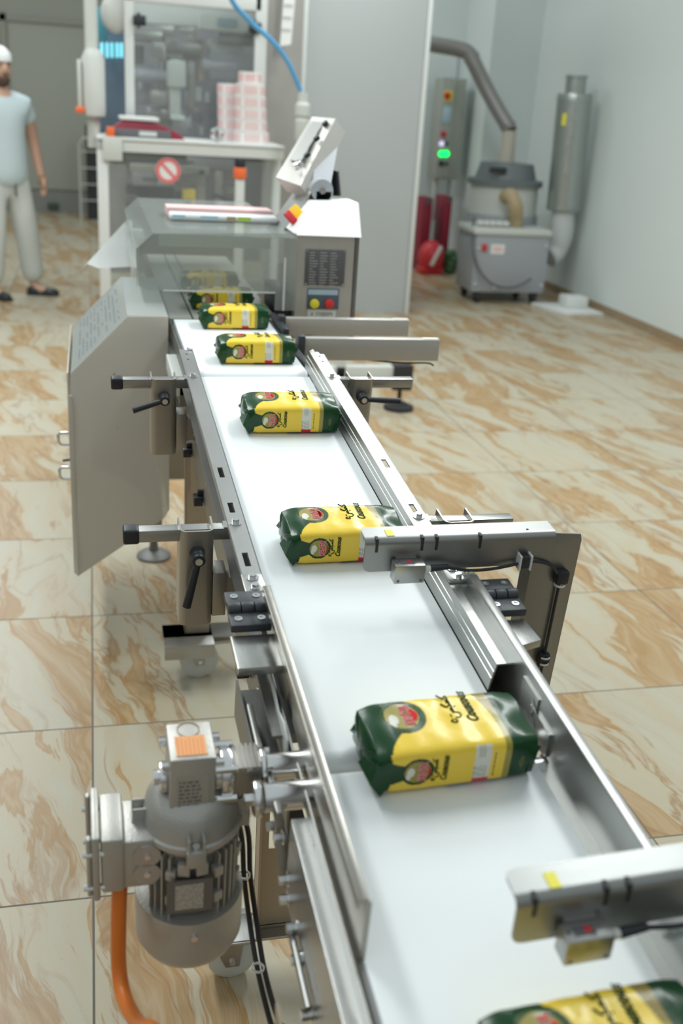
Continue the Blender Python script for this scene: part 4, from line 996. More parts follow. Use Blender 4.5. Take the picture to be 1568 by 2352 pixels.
s0, s1 = wy(706, 711, Yc), wy(770, 726, Yc)
m = MB(); m.box(s0.x, s1.x, Yc - 0.002, Yc - 0.0005, s1.z - 0.004, s0.z); sg = m.build('name_sign', PAPER, cab)
m = MB(); addtext(m, 'A. STHEREMI', 0.0165, basis(((s0.x + s1.x) / 2, Yc - 0.0025, (s0.z + s1.z) / 2 - 0.004), (1, 0, 0), (0, 0, 1)) @ Matrix.Diagonal((0.72, 1, 1, 1))); m.build('lettering', INK, sg, smooth=0)
# wedge, isolator switch, arm and display
m = MB(); a0 = wy(632, 508, 1.45); a1 = wy(700, 440, 1.55)
m.hexa([(a0.x, 1.40, 1.20), (A0.x + 0.05, 1.40, 1.20), (A0.x + 0.05, 1.40, 1.30), (a0.x + 0.10, 1.40, 1.34)], [(a0.x, 1.62, 1.20), (A0.x + 0.05, 1.62, 1.20), (A0.x + 0.05, 1.62, 1.30), (a0.x + 0.10, 1.62, 1.34)]); m.build('wedge_housing', STEEL, cw)
s_ = wy(676, 494, 1.36); B_ = basis(s_, Vector((0.62, 0.1, 0.52)), Vector((-0.45, 0.4, 0.6)))
m = MB(); m.box(-0.022, 0.026, -0.026, 0.024, -0.01, 0.004, 0.003); iso = m.build('isolator_plate', plain('isolator_yellow', (0.9, 0.55, 0.02), 0.4), cw, B_)
m = MB(); m.box(-0.027, -0.004, -0.020, 0.020, 0.004, 0.018, 0.004); m.build('red_knob', RED, iso, B_)
DA, DB, DCC, DD = wy(716, 268, 1.86), wy(770, 272, 1.66), wy(690, 427, 1.44), wy(633, 407, 1.60)
nrm = (DB - DA).cross(DD - DA).normalized()
if nrm.dot(CAM - DA) < 0: nrm = -nrm
m = MB(); m.hexa([DA, DB, DCC, DD], [p - nrm * 0.055 for p in (DA, DB, DCC, DD)]); dsp = m.build('display_panel', CABST, cw)
uu = (DB - DA); vv = (DD - DA)
def dq(u0_, u1_, v0_, v1_, off): return [DA + uu * u + vv * v + nrm * off for u, v in ((u0_, v0_), (u1_, v0_), (u1_, v1_), (u0_, v1_))]
m = MB(); m.hexa(dq(0.16, 0.62, 0.08, 0.72, 0.002), dq(0.16, 0.62, 0.08, 0.72, -0.001)); m.build('screen', plain('screen_grey', (0.42, 0.42, 0.41), 0.3), dsp)
m = MB(1)
for v in (0.12, 0.36, 0.62):
    c_ = DA + uu * 0.80 + vv * v; m.cyl(c_, c_ + nrm * 0.012, 0.010, seg=20)
m.build('button', BLK, dsp)
c_ = DA + uu * 0.72 + vv * 0.80; m = MB(); m.cyl(c_, c_ + nrm * 0.02, 0.016, seg=24, bev=0.003); m.build('key_knob', CHROME, dsp)
h0, h1 = wy(737, 437, 1.42), wy(765, 335, 1.62)
m = MB(); m.cyl(h0 + Vector((0, -0.02, 0)), h0 + Vector((0, 0.03, 0)), 0.034, seg=30, bev=0.002)
dv = (h1 - h0); sd = Vector((0.026, 0, 0)); m.hexa([h0 - sd, h0 + sd, h1 + sd * 0.6, h1 - sd * 2.2], [p + Vector((0, 0.03, 0)) for p in (h0 - sd, h0 + sd, h1 + sd * 0.6, h1 - sd * 2.2)])
m.box(h0.x - 0.02, h0.x + 0.03, 1.40, 1.46, 1.30, h0.z, 0.002); arm = m.build('display_arm', GREYP, cw)
m = MB(1); m.cyl(h0 + Vector((0, -0.026, 0)), h0 + Vector((0, -0.02, 0)), 0.010, seg=6); m.build('bolt', CHROME, arm)
m = MB(); g0 = wy(768, 395, 1.55)
for k in range(12): m.lathe([(0.012, 0), (0.016, 0.003), (0.012, 0.006)], g0 + Vector((0.001 * k, 0, -0.0065 * k)), 16)
m.build('corrugated_conduit', BLK, cw)
# side chute and post left of the hood
c0, c1, c2, c3 = wy(184, 622, 2.05), wy(290, 506, 2.3), wy(309, 506, 2.3), wy(309, 612, 2.05)
m = MB(); m.hexa([c0, wy(200, 606, 2.08), c2, c1], [p + Vector((0, 0.02, -0.012)) for p in (c0, wy(200, 606, 2.08), c2, c1)]); m.hexa([wy(200, 606, 2.08), wy(225, 616, 2.06), c3, c2], [p + Vector((0, 0.006, 0)) for p in (wy(200, 606, 2.08), wy(225, 616, 2.06), c3, c2)]); m.build('side_chute', STEEL, cw)
m = MB(); p_ = wy(309, 560, 1.95); m.box(p_.x - 0.013, p_.x + 0.013, 1.94, 1.97, 0.5, p_.z + 0.02, 0.002); m.box(p_.x - 0.02, p_.x + 0.03, 1.92, 1.97, p_.z + 0.02, p_.z + 0.05, 0.004); m.build('hood_post', CREAM, cw)
# rolled film lying on the hood
zt2 = Q[5][1]
e0, e1 = wy(384, 500, 1.62), wy(628, 502, 1.62)
m = MB(); m.box(e0.x, e1.x, 1.52, 1.60, zt2 + 0.001, zt2 + 0.022, 0.009, seg=3); rl = m.build('film_sheet', plain('printed_magazine', (0.72, 0.75, 0.77), 0.3), thing('printed_bag_stack', 'stack of printed plastic bags lying on top of the clear hood', 'packaging', (e0.x, 1.6, zt2)))
m = MB(); m.box(e0.x, e1.x, 1.63, 1.74, zt2 + 0.001, zt2 + 0.030, 0.003); m.build('pink_sheet', PINK, rl.parent)
wd = e1.x - e0.x
for f0, f1, mt_ in ((0.03, 0.14, PALEBLUE), (0.28, 0.44, PALEBLUE), (0.52, 0.60, BRASS), (0.62, 0.74, plain('lime_print', (0.45, 0.65, 0.10), 0.4))):
    m = MB(); m.box(e0.x + wd * f0, e0.x + wd * f1, 1.5185, 1.5200, zt2 + 0.006, zt2 + 0.018); m.build('printed_patch', mt_, rl)

# ================================================================== REJECT BIN (clear plastic, left)
Y0, Y1 = 1.0, 1.64
bx = lambda px, py: wy(px, py, Y0)
prof = [bx(292, 727), bx(386, 727), bx(389, 1172), bx(375, 1192), bx(178, 1325), bx(158, 1000), bx(162, 858)]
prof = [(p.x, p.z) for p in prof]
rb = thing('reject_bin', 'large scuffed clear plastic guard box left of the level belt with two wire handles', 'box', (0.1, 1.3, prof[4][1]))
m = MB(); m.prism(prof, 'y', Y0, Y0 + 0.006, bev=0.001); m.build('front_sheet', FROST, rb)
m = MB(); m.prism(prof, 'y', Y1 - 0.004, Y1); m.build('back_sheet', FROST, rb)
m = MB(); t = 0.004
(p0x, p0z), (p1x, p1z) = prof[0], prof[1]
m.box(p0x, p1x, Y0 + 0.006, Y1 - 0.004, p1z - t, p1z)
m.build('lid', FROSTT, rb)
m = MB(); c6 = prof[6]
m.hexa([(p0x, Y0 + 0.006, p0z), (c6[0], Y0 + 0.006, c6[1]), (c6[0], Y1 - 0.004, c6[1]), (p0x, Y1 - 0.004, p0z)], [(p0x + t, Y0 + 0.006, p0z - t), (c6[0] + t, Y0 + 0.006, c6[1] - t), (c6[0] + t, Y1 - 0.004, c6[1] - t), (p0x + t, Y1 - 0.004, p0z - t)])
ch = m.build('sloped_sheet', FROSTT, rb)
# faint rows of printed marks on the sloped sheet
m = MB(); Ux = Vector((c6[0] - p0x, 0, c6[1] - p0z)); nn = Vector((-Ux.z, 0, Ux.x)).normalized(); nn = nn if nn.z > 0 else -nn
for j in range(11):
    for k in range(12):
        if random.random() < 0.25: continue
        f0 = 0.12 + 0.072 * j; o_ = Vector((p0x, Y0 + 0.08 + 0.042 * k, p0z)) + Ux * f0 + nn * 0.0006
        m.poly3([[o_, o_ + Vector((0, 0.026, 0)), o_ + Vector((0, 0.026, 0)) + Ux * 0.026, o_ + Ux * 0.026]])
m.build('printed_rows', plain('faded_blue_print', (0.20, 0.25, 0.30), 0.5), ch)
m = MB(); m.box(prof[5][0], prof[5][0] + t, Y0 + 0.006, Y1 - 0.004, prof[4][1] + 0.01, c6[1]); m.box(prof[4][0] - 0.006, prof[4][0] + 0.003, Y0 - 0.006, Y0 + 0.0, prof[4][1] + 0.01, c6[1] - 0.06)
m.build('left_sheet', FROST, rb)
m = MB(); m.box(prof[2][0] - t, prof[2][0], Y0 + 0.006, Y1 - 0.004, prof[2][1], p1z - 0.12); m.build('right_sheet', FROSTT, rb)
m = MB(); b0_, b1_ = prof[3], prof[4]
m.hexa([(b0_[0], Y0 + 0.006, b0_[1]), (b1_[0], Y0 + 0.006, b1_[1]), (b1_[0], Y1 - 0.004, b1_[1]), (b0_[0], Y1 - 0.004, b0_[1])], [(b0_[0], Y0 + 0.006, b0_[1] + t), (b1_[0], Y0 + 0.006, b1_[1] + t), (b1_[0], Y1 - 0.004, b1_[1] + t), (b0_[0], Y1 - 0.004, b0_[1] + t)]); m.build('floor_sheet', FROST, rb)
# curved inner chute seen through the front sheet
m = MB(); arc = []
cx, cz = prof[4][0] + 0.02, 0.42
for i in range(15):
    q = R(80 - 70 * i / 14); arc.append((cx + 0.20 * math.cos(q), cz + 0.19 * math.sin(q)))
arc2 = [(x - 0.003, z - 0.004) for x, z in arc]
m.prism(arc + arc2[::-1], 'y', Y0 + 0.012, Y1 - 0.05); m.prism([(x + 0.012, z + 0.075) for x, z in arc] + [(x + 0.009, z + 0.070) for x, z in arc2][::-1], 'y', Y0 + 0.012, Y1 - 0.05)
m.build('inner_chute', STEEL, rb)
for zc_, yy in ((bx(148, 1015).z, Y0 + 0.03), (bx(142, 1092).z, Y0 + 0.02)):
    m = MB(); xl = prof[5][0]; h_ = 0.017
    m.tube([(xl + 0.002, yy, zc_ + h_), (xl - 0.022, yy, zc_ + h_), (xl - 0.029, yy, zc_ + h_ - 0.007), (xl - 0.029, yy, zc_ - h_ + 0.007), (xl - 0.022, yy, zc_ - h_), (xl + 0.002, yy, zc_ - h_)], 0.0045, 12, smooth=False); m.build('wire_handle', CHROME, rb)
m = MB(); p_ = bx(142, 1066); m.cyl((prof[5][0] - 0.02, Y0 + 0.03, p_.z), (prof[5][0] + 0.002, Y0 + 0.03, p_.z + 0.003), 0.004, seg=10); m.build('catch', INK, rb)
m = MB(1)
for px, py in ((268, 980), (178, 1095), (262, 858), (375, 1165), (363, 1080)): p_ = bx(px, py); m.cyl((p_.x, Y0 - 0.002, p_.z), (p_.x, Y0 + 0.001, p_.z), 0.0035, seg=12)
m.build('rivet', CHROME, rb)

# ================================================================== PARTITION AND REAR MACHINE
Yp = 6.56
P0, P1 = wy(703, 100, Yp), wy(992, 30, Yp)
pt_ = thing('machine_housing', 'tall pale grey sheet metal housing in the middle behind the checkweigher', 'housing', ((P0.x + P1.x) / 2, Yp + 0.6, 0))
m = MB(); m.box(P0.x + 0.012, P1.x - 0.04, Yp, Yp + 1.6, 0.0, 3.2); m.build('panel', PANEL, pt_)
m = MB(1); m.box(P0.x - 0.035, P0.x + 0.004, Yp - 0.02, Yp + 1.6, 0, 3.2, 0.004); m.box(P1.x - 0.030, P1.x, Yp - 0.02, Yp + 1.6, 0, 3.2, 0.004); m.build('corner_profile', WHITEP, pt_)
m = MB(1); m.box(P0.x + 0.004, P0.x + 0.012, Yp - 0.004, Yp + 0.3, 0, 3.2); m.box(P1.x - 0.040, P1.x - 0.030, Yp - 0.004, Yp + 0.3, 0, 3.2); m.build('seal', PANELD, pt_)

Ym = 5.9
def X(px, py=200, Y=Ym): return wy(px, py, Y).x
def Z(py, px=430, Y=Ym): return wy(px, py, Y).z
pm = thing('packing_machine', 'large white framed packing machine with clear doors at the back', 'machine', (X(430), Ym + 0.8, 0))
x0, x1 = X(226, 500), X(652, 345); zt_ = Z(330)
m = MB(); m.box(x0, x0 + 0.075, Ym, Ym + 0.08, 0.0, zt_ - 0.0, 0.004); m.box(x0, x1, Ym, Ym + 0.06, zt_ - 0.075, zt_, 0.004)
m.box(x0, x1, Ym - 0.02, Ym + 0.62, zt_, zt_ + 0.018, 0.003); m.box(x1 - 0.06, x1, Ym + 0.1, Ym + 0.16, 0.0, zt_ - 0.07, 0.004); m.build('table_frame', WHITEP, pm)
m = MB(); m.box(x0 + 0.04, x0 + 0.17, Ym - 0.035, Ym + 0.0, zt_ - 0.135, zt_ + 0.02, 0.004); m.build('junction_box', CREAM, pm)
# upper door frame
Yu = 6.45
ux = lambda px, py=150: wy(px, py, Yu).x
uz = lambda py, px=430: wy(px, py, Yu).z
U0, U1, U2 = ux(287, 150), ux(597, 150), ux(690, 150)
m = MB(); m.box(U0, U0 + 0.065, Yu, Yu + 0.06, zt_, 3.0, 0.004); m.box(U1 - 0.04, U1 + 0.045, Yu, Yu + 0.06, zt_, 3.0, 0.004); m.box(U0, U1, Yu, Yu + 0.06, uz(12), uz(12) + 0.14, 0.004); m.build('door_frame', WHITEP, pm)
m = MB(); m.box(U0 + 0.065, U1 - 0.04, Yu + 0.02, Yu + 0.026, zt_ + 0.02, uz(12)); m.build('door_pane', GLASS, pm)
m = MB(); m.box(U1 + 0.045, P0.x - 0.04, Yu + 0.03, Yu + 0.04, 0.4, 3.0)
m.build('side_panel', plain('taupe_panel', (0.36, 0.35, 0.33), 0.4, 0.3, var=0.05), pm)
m = MB(); m.box(x0 + 0.08, x1 - 0.06, Ym + 0.03, Ym + 0.036, 0.25, zt_ - 0.08); m.build('lower_pane', GLASS, pm)
for zz, xx in ((uz(45, 310), U0 + 0.09), (uz(62, 585), U1 - 0.06)):
    m = MB(); m.box(xx - 0.03, xx + 0.06, Yu - 0.03, Yu + 0.0, zz - 0.04, zz + 0.03, 0.008); m.box(xx - 0.005, xx + 0.02, Yu - 0.045, Yu - 0.02, zz - 0.055, zz + 0.045, 0.004); m.build('door_catch', BLK, pm)
# no-entry sticker on the lower pane
c_ = wy(386, 392, Ym + 0.028); m = MB(); m.cyl((c_.x, Ym + 0.029, c_.z), (c_.x, Ym + 0.026, c_.z), 0.086, seg=40); st = m.build('sticker', PAPER, pm)
m = MB(); m.lathe([(0.084, 0), (0.084, 0.002), (0.060, 0.002), (0.060, 0)], (c_.x, Ym + 0.026, c_.z), 40, axis=(0, -1, 0), ring=True); m.box(-0.07, 0.07, -0.011, 0.011, 0, 0.002, mat=TR((c_.x, Ym + 0.025, c_.z)) @ Matrix.Rotation(R(90), 4, 'X') @ Matrix.Rotation(R(-45), 4, 'Z')); m.build('red_ring', plain('sign_red', (0.75, 0.16, 0.16), 0.5), st)
# interior: back wall, plates, rollers, cylinders
INTB = plain('interior_grey', (0.24, 0.24, 0.25), 0.5, var=0.3, vscale=3)
LILAC = plain('interior_lilac', (0.42, 0.41, 0.46), 0.45, 0.3, var=0.3, vscale=7)
m = MB(); m.box(U0 - 0.1, P0.x - 0.05, 7.9, 7.93, 0.2, 3.0); m.build('back_wall', LILAC, pm)
rnd = random.Random(3)
def wbox(px0, py0, px1, py1, Y, dp, mat, nm='machine_block', bev=0.006):
    a, b = wy(px0, py1, Y), wy(px1, py0, Y); mm = MB(); mm.box(min(a.x, b.x), max(a.x, b.x), Y, Y + dp, min(a.z, b.z), max(a.z, b.z), bev); return mm.build(nm, mat, pm)
wbox(300, 20, 585, 50, 7.3, 0.2, WHITEP, 'light_diffuser')
wbox(460, 38, 590, 66, 6.9, 0.2, CREAM, 'upper_beam'); wbox(500, 44, 545, 60, 6.88, 0.02, plain('teal_display', (0.20, 0.33, 0.38), 0.4), 'teal_display')
for r_ in ((305, 60, 400, 85, 7.2, STEELX), (350, 100, 420, 130, 7.0, STEELX), (480, 125, 585, 180, 7.0, INTB), (480, 95, 560, 118, 7.1, CREAM), (312, 150, 350, 240, 7.2, LILAC), (345, 210, 400, 240, 6.9, STEELV), (430, 70, 450, 250, 7.1, STEELV), (300, 105, 330, 200, 7.4, DARKSTEEL), (545, 200, 590, 300, 7.2, LILAC), (365, 120, 385, 290, 7.3, STEELV), (455, 90, 470, 185, 7.05, plain('rust_rod', (0.4, 0.28, 0.22), 0.5))):
    wbox(*r_[:5], 0.12, r_[5])
wbox(385, 140, 428, 200, 6.75, 0.15, CREAM, 'filter_cup', 0.02); wbox(390, 200, 415, 265, 6.8, 0.08, CREAM, 'feed_pipe', 0.01); wbox(392, 265, 425, 275, 6.78, 0.1, WHITEP, 'pipe_flange')
for (px, py, r_) in ((420, 110, 0.10), (505, 150, 0.08), (350, 175, 0.07), (545, 90, 0.06), (330, 80, 0.07), (380, 260, 0.06)):
    c_ = wy(px, py, 7.0); m = MB(); m.cyl((c_.x - 0.14, 7.05, c_.z), (c_.x + 0.14, 7.05, c_.z), r_ * 0.7, seg=24, bev=0.01); m.build('film_roller', rnd.choice((DARKSTEEL, STEELX, LILAC)), pm)
mats_ = (INTB, DARKSTEEL, STEELX, CREAM, LILAC, WHITEP, STEELV)
for k in range(34):
    px, py = rnd.uniform(312, 570), rnd.uniform(60, 300); w_, h_ = rnd.uniform(8, 42), rnd.uniform(6, 34)
    if rnd.random() < 0.4: w_, h_ = h_ * 0.3, w_ * 1.6
    wbox(px, py, px + w_, py + h_, rnd.uniform(6.7, 7.5), rnd.uniform(0.03, 0.15), mats_[rnd.randrange(7)])
for k in range(12):
    px, py = rnd.uniform(262, 530), rnd.uniform(362, 450); w_, h_ = rnd.uniform(6, 50), rnd.uniform(5, 26)
    wbox(px, py, px + w_, py + h_, rnd.uniform(6.3, 7.3), rnd.uniform(0.03, 0.12), mats_[rnd.randrange(7)])
# lower interior
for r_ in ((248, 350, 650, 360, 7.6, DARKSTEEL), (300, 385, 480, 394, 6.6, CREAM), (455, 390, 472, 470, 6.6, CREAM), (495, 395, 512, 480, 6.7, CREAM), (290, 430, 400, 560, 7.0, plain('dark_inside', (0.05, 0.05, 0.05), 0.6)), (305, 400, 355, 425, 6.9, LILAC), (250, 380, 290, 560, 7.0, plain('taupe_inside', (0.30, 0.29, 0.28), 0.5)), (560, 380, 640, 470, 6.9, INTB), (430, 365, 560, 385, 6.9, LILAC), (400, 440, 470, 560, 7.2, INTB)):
    wbox(*r_[:5], 0.1, r_[5])
m = MB(); m.box(x0 + 0.08, x1 - 0.06, 7.7, 7.72, 0.1, zt_ - 0.1); m.build('lower_back_wall', plain('lower_back', (0.34, 0.33, 0.345), 0.5, var=0.2), pm)
m = MB(); m.tube([wy(485, 450, 6.4), wy(505, 452, 6.4), wy(535, 468, 6.4), wy(540, 480, 6.4)], 0.014, 8); m.build('air_hose', plain('navy_hose', (0.05, 0.07, 0.14), 0.4), pm)
# grey vessel on a white pole, ladder-like rail at the left
pz = wy(210, 100, 6.3); m = MB(); m.cyl((pz.x, 6.3, 1.2), (pz.x, 6.3, 3.0), 0.045, seg=20); m.build('pole', CREAM, pm)
a, b = wy(190, 265, 6.2), wy(240, 118, 6.2); m = MB(); m.lathe([((b.x - a.x) / 2 * 0.95, a.z), ((b.x - a.x) / 2, a.z + 0.03), ((b.x - a.x) / 2, b.z - 0.05), ((b.x - a.x) / 2 * 0.7, b.z), (0.05, b.z + 0.01)], ((a.x + b.x) / 2, 6.25, 0), 28); m.box(a.x - 0.03, a.x, 6.2, 6.3, a.z + 0.05, b.z - 0.06, 0.01); m.build('air_tank', CREAM, pm)
m = MB(); c_ = wy(184, 252, 6.2); m.box(c_.x - 0.03, c_.x + 0.03, 6.18, 6.24, c_.z - 0.02, c_.z + 0.02, 0.006); m.build('orange_knob', ORL, pm)
m = MB(1); 
for px in (231, 243, 254, 266, 276): a, b = wy(px, 132, 6.8), wy(px + 6, 98, 6.8); m.box(a.x, b.x, 6.8, 6.83, a.z, b.z, 0.004)
m.build('painted_blue_reflection', CYAN, pm)  # blue light reflections imitated by small glowing bars
m = MB(); a, b = wy(225, 300, 6.9), wy(285, 20, 6.9); m.box(a.x, b.x, 6.95, 6.98, a.z, b.z); m.build('navy_panel', plain('slate_blue', (0.12, 0.17, 0.23), 0.5, var=0.3), pm)
m = MB(); a, b = wy(222, 90, 6.6), wy(245, 15, 6.6); m.box(a.x, b.x, 6.7, 6.75, a.z, b.z, 0.01); m.build('teal_cover', plain('teal_cover_mat', (0.08, 0.33, 0.42), 0.5), pm)
m = MB(); a, b = wy(250, 60, 6.5), wy(285, 0, 6.5); m.sphere(((a.x + b.x) / 2, 6.55, (a.z + b.z) / 2), 0.11, (1, 0.6, 1.2)); m.build('grey_cover', CREAM, pm)
# things on the table
tz = zt_ + 0.018
G = thing('label_printer', 'dark red and black device with a pale lid on the machine table', 'device', (X(320, 310), Ym + 0.2, tz))
a, b = wy(245, 316, Ym + 0.05), wy(400, 282, Ym + 0.05)
m = MB(); m.prism([(a.x, tz), (b.x + 0.08, tz), (b.x + 0.03, tz + 0.045), (b.x - 0.12, tz + 0.10), (a.x + 0.12, tz + 0.11), (a.x, tz + 0.02)], 'y', Ym + 0.1, Ym + 0.45, bev=0.004); m.build('shell', DRED, G)
m = MB(); m.box(a.x + 0.05, b.x - 0.02, Ym + 0.07, Ym + 0.1, tz + 0.0, tz + 0.055, 0.004); m.build('front_panel', INK, G)
m = MB(); m.box(a.x + 0.22, a.x + 0.34, Ym + 0.066, Ym + 0.07, tz + 0.015, tz + 0.045); m.build('badge', CREAM, G)
m = MB(); m.box(a.x + 0.09, b.x - 0.10, Ym + 0.08, Ym + 0.5, tz + 0.112, tz + 0.135, 0.006); m.build('lid', WHITEP, G)
m = MB(); c_ = wy(254, 308, Ym - 0.01); m.box(c_.x - 0.026, c_.x + 0.026, Ym - 0.02, Ym + 0.03, tz, tz + 0.065, 0.004); tag(m.build('warning_lamp', ORL), 'small orange lamp on the front left corner of the table', 'lamp')
m = MB(); c_ = wy(500, 303, Ym + 0.1); m.lathe([(0.05, -0.02), (0.05, 0.02), (0.035, 0.02), (0.035, -0.02)], (c_.x, Ym + 0.1, tz + 0.052), 28, axis=(0.5, -1, 0.1), ring=True); tag(m.build('steel_coupling', CHROME), 'shiny round pipe coupling left of the label roll stack', 'pipe coupling')
# stack of label rolls
LB = plain('label_roll_paper', (0.80, 0.78, 0.77), 0.6)
rows = [(615, 537, 323), (603, 540, 297), (605, 540, 272), (603, 540, 244), (603, 545, 217), (600, 548, 187)]
LG = 'pink and white label rolls stacked on the table'
rolls = []
def roll(x, y, z, r_, h_, lab):
    t_ = thing('label_roll', lab, 'label roll', (x, y, z), LG)
    m = MB(); m.lathe([(r_ * 0.42, 0), (r_, 0), (r_, h_), (r_ * 0.42, h_), (r_ * 0.42, 0.001)], (x, y, z), 36, ring=True); m.build('paper', LB, t_)
    m = MB()
    for k in range(14):
        q = R(180 + 13.0 * k); 
        if k % 5 == 4: continue
        m.box(-0.008, 0.008, 0, 0.002, 0.012, h_ - 0.012, mat=TR((x + r_ * math.cos(q), y + r_ * math.sin(q), z)) @ Matrix.Rotation(q - R(90), 4, 'Z'))
    m.build('pink_print', PINK, t_); return t_
xr = X(577, 300, Ym + 0.2); hh = (wy(577, 165, Ym + 0.2).z - tz) / 6
words = ['lowest', 'second from bottom', 'third from bottom', 'third from top', 'second from top', 'topmost']
for k in range(6):
    r_ = (0.125, 0.112, 0.110, 0.108, 0.106, 0.080)[k]
    roll(xr + (-0.004 * k if k < 5 else -0.02), Ym + 0.2, tz + k * hh, r_, hh - 0.002, 'pink and white label roll, %s in the taller stack' % words[k])
for k in range(5):
    roll(xr - 0.11 - 0.003 * k, Ym + 0.425, tz + k * (hh * 0.99), 0.10, hh * 0.99 - 0.002, 'pink and white label roll, %s in the lower stack' % ['bottom', 'second from the bottom', 'middle', 'second from the top', 'topmost'][k])
# orange topped indicator post under the table
c_ = wy(551, 395, 5.2); m = MB(); ip = thing('indicator_post', 'pale post with an orange ring and black cap in front of the machine', 'post', (c_.x, 5.2, 0))
m = MB(); m.box(c_.x - 0.028, c_.x + 0.028, 5.17, 5.23, 0.0, wy(551, 412, 5.2).z, 0.004); m.build('post', CREAM, ip)
m = MB(); m.cyl((c_.x, 5.2, wy(551, 410, 5.2).z), (c_.x, 5.2, wy(551, 385, 5.2).z), 0.042, seg=24, bev=0.005); m.build('orange_ring', ORL, ip)
m = MB(); m.cyl((c_.x, 5.2, wy(551, 385, 5.2).z), (c_.x, 5.2, wy(551, 362, 5.2).z), 0.035, seg=24, bev=0.01); m.build('black_cap', BLK, ip)
# loose yellow pack inside the machine's lower bay
c_ = wy(433, 460, 6.1); cz_ = c_.z; m = MB(); m.box(c_.x - 0.15, c_.x + 0.15, 6.03, 6.2, cz_ - 0.5, cz_ - 0.1, 0.004); m.build('outfeed_block', INTB, pm)
m = MB(); m.box(c_.x - 0.045, c_.x + 0.05, 6.07, 6.16, cz_ - 0.10, cz_ + 0.08, 0.012, seg=3)
hp = thing('couscous_pack', 'upright yellow and green pack standing in the lower bay of the packing machine', 'food package', (c_.x, 6.1, cz_ - 0.1)); m.build('pouch', YPL, hp)
m = MB(); m.box(c_.x - 0.047, c_.x + 0.02, 6.065, 6.075, cz_ - 0.05, cz_ + 0.01, 0.004); m.build('green_band', GREEN, hp)
# paper notice, blue hose, filter bottle
a, b, c2_, d2 = wy(652, 0, 6.3), wy(680, 0, 6.3), wy(668, 102, 6.3), wy(643, 106, 6.3)
m = MB(); up = Vector((a.x + (a.x - d2.x) * 0.4, 6.3, a.z + 0.25)); m.hexa([up, up + (b - a), c2_, d2], [p + Vector((0, 0.002, 0)) for p in (up, up + (b - a), c2_, d2)]); nt = m.build('paper_notice', PAPER); tag(nt, 'curling white paper notice taped beside the housing edge', 'notice')
m = MB()
for k in range(3):
    p = wy(662 - 3 * k, 12 + 28 * k, 6.298); m.box(p.x - 0.03, p.x + 0.035, 6.294, 6.297, p.z - 0.006, p.z + 0.006)
o_ = m.build('printed_line', INKW, nt)
hs = [wy(525, -60, 5.0), wy(532, 0, 5.05), wy(575, 50, 5.2), wy(625, 95, 5.3), wy(662, 145, 5.4), wy(690, 208, 5.5)]
tag(MB().tube(hs, 0.016, 10).build('air_hose', BLUE), 'blue air hose curving down to the clear filter bottle', 'hose')
c_ = wy(694, 265, 5.5); zt3, zb3 = wy(694, 212, 5.5).z, wy(694, 330, 5.5).z; dz = zt3 - zb3
fb = thing('filter_bottle', 'pale translucent filter bottle below the blue hose', 'filter', (c_.x, 5.5, zb3))
m = MB(); m.lathe([(0.03, zb3), (0.045, zb3 + dz * 0.1), (0.048, zb3 + dz * 0.45), (0.035, zb3 + dz * 0.50), (0.05, zb3 + dz * 0.56), (0.05, zb3 + dz * 0.75), (0.033, zb3 + dz * 0.82), (0.033, zt3)], (c_.x, 5.5, 0), 28); m.build('bottle', CREAM, fb)
m = MB(); m.cyl((c_.x, 5.5, 0.9), (c_.x, 5.5, zb3), 0.01, seg=10); m.build('stem', STEELV, fb)

# ================================================================== RIGHT BACK CORNER
# dust extractor
Yv = 7.1
de = thing('dust_extractor', 'grey industrial dust extractor drum on a wheeled trolley by the right wall', 'dust extractor', (3.7, 7.4, 0))
xa, xb = wy(1092, 560, Yv).x, wy(1262, 560, Yv).x
m = MB(); m.box(xa, xb, Yv, Yv + 0.45, 0.10, 0.60, 0.012); mb_ = m.build('motor_box', GREYP, de)
m = MB(); m.box(xa - 0.03, xb + 0.01, Yv - 0.02, Yv + 0.47, 0.60, 0.66, 0.02); m.build('box_lid', CREAM, mb_)
a, b = wy(1126, 583, Yv), wy(1159, 562, Yv); m = MB(); m.box(a.x, b.x, Yv - 0.004, Yv, a.z, b.z); lb_ = m.build('rating_label', PAPER, mb_)
m = MB(); m.box(a.x + 0.02, b.x - 0.02, Yv - 0.005, Yv - 0.004, a.z + 0.02, b.z - 0.02); m.build('print', PINK, lb_)
m = MB(); p = wy(1112, 568, Yv); m.box(p.x - 0.025, p.x + 0.02, Yv - 0.02, Yv, p.z - 0.03, p.z + 0.03, 0.006); m.build('switch', RED, mb_)
m = MB(1); [m.sphere((x, Yv - 0.003, z), 0.014) for x, z in ((xa + 0.03, 0.17), (xb - 0.03, 0.17), (xb - 0.03, 0.52), (xa + 0.22, 0.14), (xa + 0.03, 0.48))]; m.build('screw', CREAM, mb_)
for x, y in ((xa + 0.08, Yv + 0.05), (xb - 0.08, Yv + 0.05), (xa + 0.08, Yv + 0.4), (xb - 0.1, Yv + 0.4)):
    m = MB(); m.cyl((x - 0.02, y, 0.045), (x + 0.02, y, 0.045), 0.045, seg=20, bev=0.006); m.box(x - 0.03, x + 0.03, y - 0.03, y + 0.03, 0.06, 0.10); m.build('caster', RUBBER, de)
xc, yc = wy(1156, 450, 7.75).x, 7.75; rd = (wy(1235, 450, 7.75).x - wy(1078, 450, 7.75).x) / 2
m = MB(); m.lathe([(rd * 1.0, 0.60), (rd * 0.98, wy(1156, 490, 7.75).z)], (xc, yc, 0), 40); m.lathe([(rd * 0.9, 0.12), (rd * 1.0, 0.60)], (xc, yc, 0), 40); m.build('drum_base', GREYP, de)
